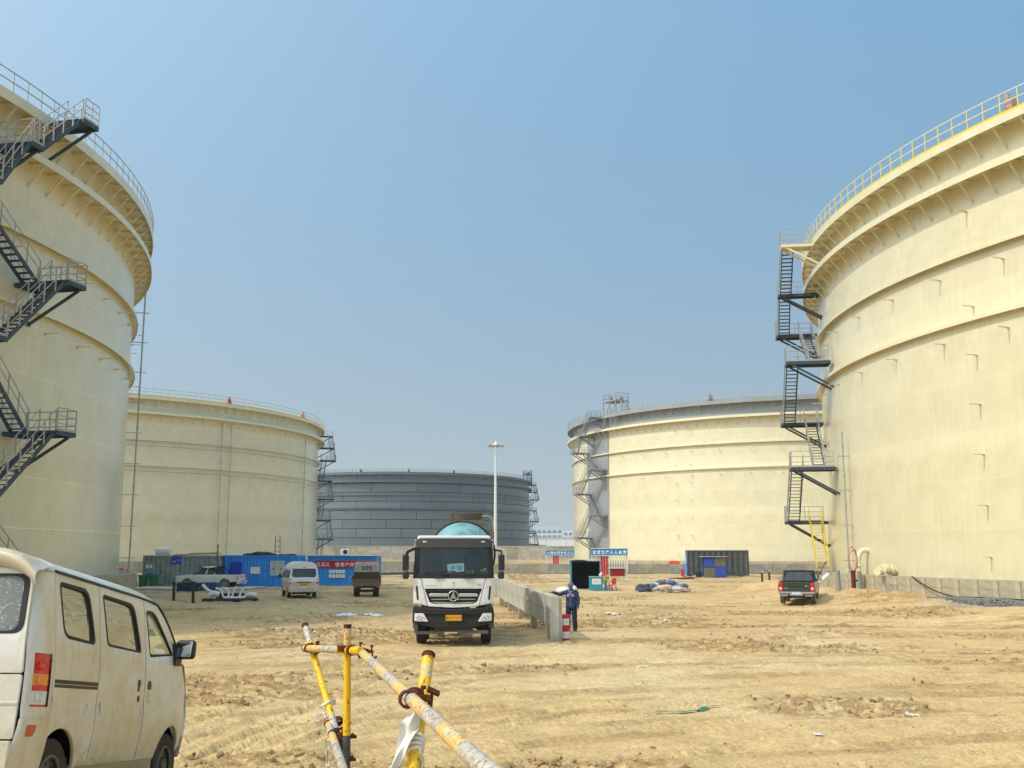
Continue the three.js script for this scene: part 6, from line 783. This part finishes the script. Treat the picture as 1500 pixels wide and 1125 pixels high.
// ---------- kiosk, gates, rubbish, sheds on the right ----------
{
  const q = thing('open_kiosk', 'black-fronted open kiosk behind the worker', 'kiosk', [5.68, gy(5.7, 79) - 0.02, -79.3], -0.02), blk = std([0.012, 0.013, 0.014], 0.9);
  mesh(q, 'back_wall', box(2.2, 2.1, 0.06, 0, 1.08, -2.4), blk); for (const s of [1, -1]) mesh(q, 'side_wall', box(0.06, 2.1, 2.4, s * 1.08, 1.08, -1.2), s < 0 ? std([0.03, 0.24, 0.32], 0.6) : blk); mesh(q, 'inner_lining', [box(0.02, 2.06, 2.3, -1.03, 1.06, -1.2), box(2.1, 0.02, 2.3, 0, 2.08, -1.2), box(2.1, 0.02, 2.3, 0, 0.08, -1.2)], blk); mesh(q, 'roof', [box(2.3, 0.06, 2.5, 0, 2.15, -1.2), sph(0.3, -0.5, 2.2, -0.4, 2.2, 0.3, 1)], blk); mesh(q, 'door_frame', [box(0.07, 2.16, 0.07, -1.11, 1.08, 0.02), box(0.05, 2.16, 0.05, 1.11, 1.08, 0.02)], std([0.03, 0.26, 0.36], 0.5)); mesh(q, 'step', uvm(box(2.5, 0.1, 0.5, 0.1, 0.03, 0.25)), MT.concLight);
  const c = thing('teal_cabinet', 'small teal cabinet with a red-dotted poster by the kiosk', 'cabinet', [6.35, gy(6.4, 77.6), -77.9]); mesh(c, 'cabinet_body', rbox(1.0, 0.98, 0.6, 0.02, 0, 0.52, 0), std([0.025, 0.3, 0.42], 0.5)); mesh(c, 'poster', cardGeo(0.66, 0.42, 0.02, 0.68, 0.305), std([1, 1, 1], 0.6, 0, { map: canvasTex(128, 80, (k, w, h) => { k.fillStyle = '#e6ebf0'; k.fillRect(0, 0, w, h); for (let i = 0; i < 4; i++) for (let j = 0; j < 3; j++) { k.fillStyle = j === 1 ? '#7a2a30' : '#b83a3a'; k.fillRect(22 + i * 23, 14 + j * 20, 10, 10); } }) })); mesh(c, 'worktop', box(1.06, 0.04, 0.66, 0, 1.03, 0), MT.concLight);
  solo('paper_roll', 'white paper bundle lying on the teal cabinet', 'paper', [sph(0.13, 6.7, gy(6.4, 77.6) + 1.16, -77.9, 0.9, 0.9, 1), sph(0.1, 6.78, gy(6.4, 77.6) + 1.28, -77.9, 0.7, 1, 1)], MT.white);
  const chair = (x, y, m, lab, s, ry) => { const t = thing('plastic_chair', lab, 'chair', [x, gy(x, y), -y], ry); mesh(t, 'seat', rbox(0.46 * s, 0.05, 0.44, 0.02, 0, 0.44, 0), m); if (s === 1) mesh(t, 'backrest', [rbox(0.46, 0.44, 0.04, 0.02, 0, 0.72, -0.2, -0.15), tube([[-0.24, 0.44, 0.1], [-0.25, 0.66, 0.05], [-0.23, 0.68, -0.18]], 0.025, 6), tube([[0.24, 0.44, 0.1], [0.25, 0.66, 0.05], [0.23, 0.68, -0.18]], 0.025, 6)], m); for (const a of [-1, 1]) for (const b of [-1, 1]) mesh(t, 'leg', bar([a * 0.2 * s, 0.44, b * 0.18], [a * 0.24 * s, 0, b * 0.22], 0.05), m); };
  chair(7.55, 77.6, MT.red, 'red plastic chair beside the teal cabinet', 1, -0.9); chair(7.15, 76.6, std([0.03, 0.16, 0.4], 0.5), 'low blue stool in front of the red chair', 0.8, 0.2);
  const fl = thing('flower_bunch', 'yellow and green flower bunch beside the red chair', 'flowers', [7.1, gy(7.1, 77.9), -77.9]); mesh(fl, 'pot', cyl(0.14, 0.1, 0.3, 0, 0.15, 0, 0, 0, 0, 14), MT.green); seed(4); mesh(fl, 'stems', Array.from({ length: 24 }, () => bar([0, 0.25, 0], [rr(-0.3, 0.2), rr(0.6, 1.0), rr(-0.2, 0.2)], 0.015)), MT.green); for (let k = 0; k < 12; k++) mesh(fl, 'blossom', sph(0.07, rr(-0.28, 0.2), rr(0.65, 1.2), rr(-0.2, 0.2), 1, 0.8, 1, 7), k % 3 ? std([0.55, 0.5, 0.05], 0.7) : std([0.12, 0.28, 0.06], 0.8));
  const gate = (x, y, w, h, ry, lab, text) => { const g = thing('safety_gate', lab, 'gate', [x, gy(x, y), -y], ry, 'blue-headed safety gates'), wm = std([0.72, 0.72, 0.7], 0.5);
    for (const s of [-1, 1]) mesh(g, 'post', [box(0.16, h, 0.16, s * (w / 2 - 0.08), h / 2, 0), box(0.5, 0.1, 0.6, s * (w / 2 - 0.08), 0.05, 0)], wm); mesh(g, 'header_sign', cardGeo(w, 0.62, 0, h - 0.31, 0.11, 0.1), std([1, 1, 1], 0.5, 0, { map: canvasTex(512, 96, (c2, W_, H_) => { c2.fillStyle = '#2f86bd'; c2.fillRect(0, 0, W_, H_); writeText(c2, text, 12, 14, W_ - 24, H_ - 28, '#eef6fb', 0.13); }) })); mesh(g, 'header_frame', [box(w + 0.06, 0.05, 0.16, 0, h + 0.02, 0.1), box(w + 0.06, 0.05, 0.16, 0, h - 0.64, 0.1)], wm);
    const n = 13; for (let k = 0; k < n; k++) { const xx = -w / 2 + 0.3 + (w - 0.6) * k / (n - 1); if (k > 2 && k < 6) mesh(g, 'red_banner', box((w - 0.6) / n * 0.85, h - 0.95, 0.05, xx, (h - 0.66) / 2 + 0.1, 0.02 + (k % 2) * 0.03), std([0.5, 0.02, 0.03], 0.7)); else mesh(g, 'bar', box(0.06, h - 0.75, 0.06, xx, (h - 0.66) / 2 + 0.05, 0), wm); } mesh(g, 'cross_rail', [box(w - 0.3, 0.05, 0.07, 0, h - 1.15, -0.02), box(w - 0.3, 0.05, 0.07, 0, 0.5, -0.02)], wm); return g; };
  const g1 = gate(9.35, 98.5, 3.5, 2.95, 0, 'nearer blue-headed safety gate behind the black kiosk', '安全生产人人有责'); mesh(g1, 'red_board', box(1.4, 0.75, 0.06, 0.75, 0.72, 0.12), std([0.3, 0.015, 0.012], 0.5)); mesh(g1, 'top_shelf', box(1.6, 0.05, 0.4, 0.7, 1.12, 0.2), MT.white);
  gate(6.65, 142, 4.0, 3.05, 0, 'farther blue-headed safety gate behind the low bund wall', '入场必须安全人人');
  // rubbish heap: sacks and sheets
  const hp = thing('rubbish_heap', 'heap of blue, white and dark sacks on the sand', 'rubbish heap', [10.95, gy(11, 75), -75]); seed(21); const cols = [[0.05, 0.055, 0.09], [0.08, 0.14, 0.27], [0.6, 0.5, 0.42], [0.55, 0.54, 0.52], [0.3, 0.1, 0.1], [0.2, 0.32, 0.46], [0.62, 0.45, 0.4]].map((c) => std(c, 0.8));
  for (let k = 0; k < 34; k++) { const x = -1.7 + 3.5 * (k % 17) / 16 + rr(-0.12, 0.12), lay = k > 16 ? 1 : 0, h = (0.3 + 0.42 * Math.exp(-(((x - 0.25) / 1.0) ** 2))) * (lay ? 1 : 0.5), s = rr(0.2, 0.34); const g = new THREE.IcosahedronGeometry(s, 3), p = g.attributes.position; for (let i = 0; i < p.count; i++) { const vx = p.getX(i), vy = p.getY(i), vz = p.getZ(i), q = 0.62 + 0.5 * fbm(vx * 6 + k * 3, vy * 8 + vz * 6, 3) + 0.45 * Math.abs(fbm(vx * 13 + vy * 9, vz * 13 + k, 2) - 0.5); p.setXYZ(i, vx * q * 1.25, vy * q * 0.75, vz * q); } mesh(hp, 'sack', smooth(norm(g).translate(x, h, rr(-0.5, 0.5) + (lay ? -0.1 : 0.25)), 0.9), x < -0.9 ? cols[0] : lay ? cols[[1, 5, 3, 1, 4, 0, 5][k % 7]] : cols[[2, 6, 3, 2, 6][k % 5]]); }
  mesh(hp, 'ground_sheet', sheet((u, v) => [u * 2.1, 0.04 + 0.1 * fbm(u * 5, v * 4, 3), v * 0.9], -1, 1, -1, 1, 24, 12), std([0.6, 0.48, 0.38], 0.8));
  solo('white_sack', 'white sack lying on the sand behind the worker', 'sack', [sph(0.4, 3.55, gy(3.5, 72) + 0.18, -72, 1.3, 0.7, 0.9), sph(0.28, 4.3, gy(4, 72) + 0.28, -72.4, 1, 0.9, 0.9)], MT.white);
  // dark container with a blue shed in front
  const dk = container('shipping_container', 'dark grey container behind the small blue shed', 22.6, 113.2, -0.09, 6.6, 2.75, cDark, { pitch: 0.6, dep: 0.09, roofMat: MT.galv, endMat: std([0.25, 0.27, 0.29], 0.6) }); mesh(dk, 'blue_door', [box(0.05, 2.1, 0.8, -3.36, 1.2, 0.6), box(0.05, 2.1, 0.7, -3.36, 1.2, -0.4)], cBlue); mesh(dk, 'door_notice', box(0.03, 0.9, 0.4, -3.4, 1.8, 0.5), MT.white);
  const shd = thing('tool_shed', 'small blue and grey tool shed with a pale slanting roof', 'shed', [21.6, gy(21.6, 109.6), -109.6], -0.06); const gp = std([0.22, 0.19, 0.14], 0.8, 0, { map: dirtTex }), bp = std([0.02, 0.08, 0.42], 0.5);
  for (const [x, y, m] of [[-0.62, 1.55, bp], [0.55, 0.62, bp], [-0.62, 0.55, gp], [0.55, 1.72, gp]]) mesh(shd, 'wall_panel', uvm(corrugated(1.15, y > 1 ? 1.0 : 1.12, 0.19, 0.025).translate(x, y - 0.55, 0.8)), m); mesh(shd, 'side_panel', [box(0.04, 2.1, 1.6, 1.15, 1.05, 0), box(2.3, 2.1, 0.04, 0, 1.05, -0.8)], bp); mesh(shd, 'roof_sheet', corrugated(2.9, 2.0, 0.19, 0.03).rotateX(Math.PI / 2).rotateY(0).translate(-0.15, 2.18, -1.0), std([0.6, 0.64, 0.64], 0.5, 0.2)); mesh(shd, 'shelf', [box(0.7, 0.05, 0.8, -1.7, 1.15, 0.3), box(0.05, 1.15, 0.05, -2.0, 0.58, 0.6), box(0.6, 0.5, 0.4, -1.7, 0.3, 0.2)], MT.dustBlack);
  solo('pink_box', 'small pink box left of the dark container', 'box', rbox(0.38, 0.75, 0.38, 0.03, 18.6, gy(18.6, 112) + 0.37, -112), std([0.42, 0.06, 0.16], 0.6)); solo('scrap_boards', 'dark red boards lying flat in front of the dark container', 'boards', [box(2.6, 0.1, 0.8, 17.6, gy(17.6, 107) + 0.08, -107, 0, 0.2, 0.02), box(1.4, 0.1, 0.6, 18.7, gy(18.7, 107) + 0.14, -107.4, 0, -0.3, 0.04)], std([0.22, 0.05, 0.035], 0.8));
  const ob = thing('orange_barrier', 'orange plastic barrier on the bund wall top', 'barrier', [21.2, 1.25, -134]); mesh(ob, 'barrier_body', [extr([[-0.75, 0], [0.75, 0], [0.6, 0.42], [-0.6, 0.42]], 0.22, 0.02).translate(0, 0, -0.11)], MT.orange);
}
// ---------- at the foot of the right tank ----------
{
  const P = (x, y, h, r, m, lab) => { const t = thing('steel_bollard', lab, 'bollard', [x, gy(x, y) - 0.1, -y], 0, 'grey steel pipe stubs'); mesh(t, 'pipe', [cyl(r, r, h, 0, h / 2, 0, 0, 0, 0.02, 18)], m); mesh(t, 'rim', new THREE.TorusGeometry(r, 0.012, 6, 20).rotateX(Math.PI / 2).translate(0, h, 0), MT.steelGrey); };
  P(19.3, 60.8, 1.4, 0.11, MT.steelGrey, 'left grey steel pipe stub standing below the yellow stair'); P(20.38, 60.3, 1.3, 0.12, MT.steelGrey, 'right grey steel pipe stub beside the rusty riser');
  const rs = thing('rusty_riser', 'rusty riser pipe with a red hose coil against the right tank', 'riser', [20.08, gy(20.08, 60.5) - 0.1, -60.5]); mesh(rs, 'riser_pipe', [cyl(0.13, 0.13, 1.35, 0, 0.68, 0, 0, 0, 0, 16), cyl(0.2, 0.2, 0.06, 0, 1.33, 0, 0, 0, 0, 16), box(0.4, 0.1, 0.1, 0.2, 0.8, 0)], MT.rust); mesh(rs, 'hose_coil', [new THREE.TorusGeometry(0.7, 0.035, 6, 30).scale(0.32, 1, 1).translate(0, 2.05, 0), new THREE.TorusGeometry(0.6, 0.035, 6, 30).scale(0.4, 1, 1).translate(0.04, 1.95, 0.06), tube([[0.1, 1.3, 0.1], [0.25, 2.0, 0.1], [0.2, 2.6, 0]], 0.03, 6)], std([0.42, 0.16, 0.11], 0.7));
  const mw = thing('shell_nozzle', 'cream nozzle pipe curving up the foot of the right tank', 'nozzle', [21.08, TB + 0.02, -62.4], -0.2); mesh(mw, 'nozzle_pipe', [tube([[0, -0.02, 0], [0, 0.9, 0], [0.25, 1.4, 0], [0.8, 1.4, -0.1]], 0.16, 12, 24), cyl(0.26, 0.26, 0.07, 0, 0.5, 0, 0, 0, 0, 18)], cream);
  const vx = 21.5, vy = 58.7, vc = thing('valve_cluster', 'cream valves and torn sheet on the ring wall of the right tank', 'valves', [vx, TB, -vy], 0.6); for (const [x, z, s] of [[-0.9, 0.1, 0.9], [-0.2, 0, 1.25], [0.5, 0.1, 0.8]]) { mesh(vc, 'valve_body', [sph(0.2 * s, x, 0.32 * s, z, 1.2, 1, 1), cyl(0.16 * s, 0.16 * s, 0.5 * s, x, 0.3 * s, z, 0, 0, Math.PI / 2, 14), cyl(0.05, 0.05, 0.5 * s, x, 0.5 * s, z)], cream); mesh(vc, 'valve_flange', [cyl(0.26 * s, 0.26 * s, 0.06, x - 0.26 * s, 0.3 * s, z, 0, 0, Math.PI / 2, 16), cyl(0.26 * s, 0.26 * s, 0.06, x + 0.26 * s, 0.3 * s, z, 0, 0, Math.PI / 2, 16)], cream); } mesh(vc, 'torn_sheet', sheet((u, v) => [u * 0.9 + 0.3, -0.05 - 0.45 * v * (1 - u * u) + 0.06 * Math.sin(u * 9), 0.55 + 0.25 * v], -1, 1, 0, 1, 20, 8), std([0.5, 0.42, 0.3], 0.8)); mesh(vc, 'rag', [1.5, 2.0, 2.6].map((x) => sheet((u, v) => [x + u * 0.22, 0.12 - 0.5 * v + 0.05 * Math.sin(u * 7), 0.5 + 0.1 * v], -1, 1, 0, 1, 8, 6)), std([0.45, 0.38, 0.27], 0.85));
  const ch = thing('metal_chute', 'bent pale metal chute leaning below the yellow stair', 'chute', [19.4, gy(19.2, 63.5) - 0.05, -63.6], 0.2); mesh(ch, 'chute_sheet', sheet((u, v) => [-1.1 + 1.4 * v, 0.12 + 1.0 * v + 0.16 * u * u, u * 0.3], -1, 1, 0, 1, 10, 4), std([0.55, 0.52, 0.47], 0.5, 0.3));
  solo('steel_beam', 'grey steel beam lying level under the yellow stair', 'beam', [box(1.7, 0.05, 0.3, 19.4, 1.62, -67.2), box(1.7, 0.22, 0.03, 19.4, 1.5, -67.2), box(1.7, 0.05, 0.3, 19.4, 1.38, -67.2), box(0.12, 1.4, 0.12, 18.8, 0.68, -67.2), box(0.12, 1.4, 0.12, 20.0, 0.68, -67.2)], MT.steelGrey);
  solo('prop_bar', 'thin dark prop bar leaning against the yellow stair foot', 'bar', [bar([17.7, gy(17.7, 61.5), -61.5], [20.3, 2.25, -66.3], 0.03, 0.03, 8)], MT.rust);
  solo('black_cable', 'black cable running down the ring wall of the right tank', 'cable', [tube([[21.5, TB + 0.06, -55.3], [21.6, 1.2, -54.2], [21.85, 0.85, -53], [22.15, gy(22.15, 51.6) + 0.1, -51.6], [22.8, gy(22.8, 49.6) + 0.3, -49.6], [23.5, gy(23.5, 47.8) + 0.3, -47.8], [24.5, gy(24.5, 45.5) + 0.06, -45.5]], 0.035, 6, 60)], MT.black);
  seed(8); const base = new THREE.IcosahedronGeometry(1, 0), list = []; for (let i = 0; i < 1800; i++) { const a = rnd() * 6.283, r = Math.sqrt(-2 * Math.log(1 - rnd() * 0.98)); const ax = 1.7 * r * Math.cos(a), ay = 0.42 * r * Math.sin(a); list.push([22.85 + ax * 0.4 - ay * 0.9, 48.6 - ax * 0.9 - ay * 0.4, r]); }
  const im = new THREE.InstancedMesh(base, std([0.2, 0.185, 0.165], 0.95), list.length), o = new THREE.Object3D(); list.forEach(([x, y, r], i) => { const s = rr(0.025, 0.065); o.position.set(x, gy(x, y) + 0.32 * Math.exp(-r * r / 1.6) * (1 - s) + 0.01, -y); o.rotation.set(rnd() * 6, rnd() * 6, 0); o.scale.set(s, s * 0.8, s); o.updateMatrix(); im.setMatrixAt(i, o.matrix); }); im.name = 'gravel_heap'; im.castShadow = im.receiveShadow = true; im.userData = { label: 'low heap of grey gravel at the foot of the right tank', category: 'gravel', kind: 'stuff' }; scene.add(im);
}
solo('black_pipe', 'long black pipe lying before the bund wall left of the truck', 'pipe', [bar([-15.4, 0.32, -119], [-10.2, 0.4, -118], 0.14, 0.14, 12)], MT.black);
// ---------- litter ----------
{
  const net = sheet((u, v) => { const x = 2.35 + 1.75 * v, y = 18.9 + 1.2 * v + 0.12 * Math.sin(v * 9) + u * 0.06 * (0.4 + Math.sin(v * 3.1) ** 2); return [x, HD(x, y)[0] + 0.035, -y]; }, -1, 1, 0, 1, 3, 60); solo('netting_strip', 'green netting strip lying on the sand right of the railing', 'netting', net, std([0.02, 0.2, 0.12], 0.8));
  seed(14); [[7.3, 19.2, 0.12, 'white paper scrap lying farthest right on the sand'], [4.9, 16.9, 0.08, 'small white scrap on the sand below the green netting'], [3.2, 25.6, 0.14, 'white scrap on the sand behind the green netting'], [4.6, 47.5, 0.28, 'pale plastic bag on the sand right of the worker'], [6.6, 44, 0.16, 'round pale stone on the track right of the worker']].forEach(([x, y, s, lab]) => solo('litter_scrap', lab, 'litter', sheet((u, v) => { const a = x + u * s, b = y + v * s * 0.7; return [a, HD(a, b)[0] + 0.02 + s * 0.4 * fbm(u * 2.5 + x, v * 2.5, 3) * (1.2 - 0.5 * (u * u + v * v)), -b]; }, -1, 1, -1, 1, 10, 8), std([0.6, 0.56, 0.48], 0.8), 'scraps of litter'));
}
// ---------- lamp mast and far buildings ----------
{
  const d = 215, t = thing('lamp_mast', 'tall white floodlight mast with a ring of lamps', 'lamp mast', [-3.5, gy(-3.5, d), -d]); mesh(t, 'mast', new THREE.CylinderGeometry(0.17, 0.42, 24.2, 20).translate(0, 12.1, 0), MT.white); mesh(t, 'lamp_ring', [new THREE.TorusGeometry(1.3, 0.12, 6, 28).rotateX(Math.PI / 2).translate(0, 24.2, 0), ...[0, 1, 2, 3].map((k) => bar([0, 24.2, 0], [1.3 * Math.cos(k * 1.57), 24.2, 1.3 * Math.sin(k * 1.57)], 0.08))], std([0.45, 0.36, 0.26], 0.6)); for (let k = 0; k < 10; k++) { const a = k * 0.628; mesh(t, 'floodlight', rbox(0.5, 0.36, 0.34, 0.05, 1.5 * Math.cos(a), 24.15, 1.5 * Math.sin(a)), k % 2 ? std([0.5, 0.42, 0.32], 0.5) : MT.steelGrey); } mesh(t, 'mast_cap', [cyl(0.05, 0.6, 0.7, 0, 24.75, 0, 0, 0, 0, 16), cyl(0.03, 0.03, 1.2, 0, 25.4, 0, 0, 0, 0, 8)], MT.white);
}
{
  const D = 620, k = D / 1480, X = (px) => (px - 750) * k, Y = (py) => CAM_Y + (807 - py) * k, wm = std([0.75, 0.77, 0.78], 0.6), wn = std([0.2, 0.25, 0.3], 0.3);
  const f = thing('factory_hall', 'long low white factory hall far behind the wall', 'building', [X(818), 0, -D]); mesh(f, 'wall', box(44, Y(788), 30, 0, Y(788) / 2, -15), wm); mesh(f, 'roof', box(44.6, 0.6, 31, 0, Y(788) + 0.3, -15), std([0.45, 0.48, 0.5], 0.6)); for (const x of [-18, -8, 4, 16]) mesh(f, 'pilaster', box(0.4, Y(788) - 0.5, 0.3, x, Y(788) / 2 - 0.3, 0.1), std([0.6, 0.62, 0.63], 0.6));
  const b = thing('office_block', 'white office block with rows of dark windows in the far haze', 'building', [X(800), 0, -D - 40]), h = Y(775) + 1; mesh(b, 'wall', box(24, h, 14, 0, h / 2, -7), wm); mesh(b, 'roof', box(24.6, 0.5, 14.6, 0, h + 0.25, -7), wm); for (let i = 0; i < 7; i++) for (let j = 0; j < 4; j++) mesh(b, 'window', box(2.4, 1.7, 0.2, -10 + i * 3.3, h - 2 - j * 3.2, 0.05), wn); mesh(b, 'side_wing', [box(7, h - 1.5, 12, 15.6, (h - 1.5) / 2, -6)], wm); for (let j = 0; j < 4; j++) for (const x of [13.8, 16.8]) mesh(b, 'window', box(1.8, 1.6, 0.2, x, h - 3.4 - j * 3.2, 0.05), wn);
  seed(6); for (const [px, s, lab] of [[778, 2.2, 'left far tree at the factory hall'], [786, 2.8, 'middle far tree at the factory hall'], [794, 2.4, 'right far tree at the factory hall']]) { const t = thing('far_tree', lab, 'tree', [X(px) * 0.97, 0, -D * 0.97], 0, 'far trees'); mesh(t, 'trunk', cyl(0.15, 0.3, 4, 0, 2, 0), std([0.12, 0.09, 0.06], 0.9)); const lf = []; for (let i = 0; i < 260; i++) { const a = rnd() * 6.28, q = Math.sqrt(rnd()) * s, y = 4.5 + rr(-1, 1) * s * 0.75; lf.push(tr(new THREE.PlaneGeometry(0.6, 0.6), q * Math.cos(a) * Math.cos((y - 4.5) / s), y, q * Math.sin(a), rnd() * 6, rnd() * 6, 0)); } mesh(t, 'crown', lf, std([0.05, 0.085, 0.035], 0.9)); }
}
renderer.render(scene, camera);
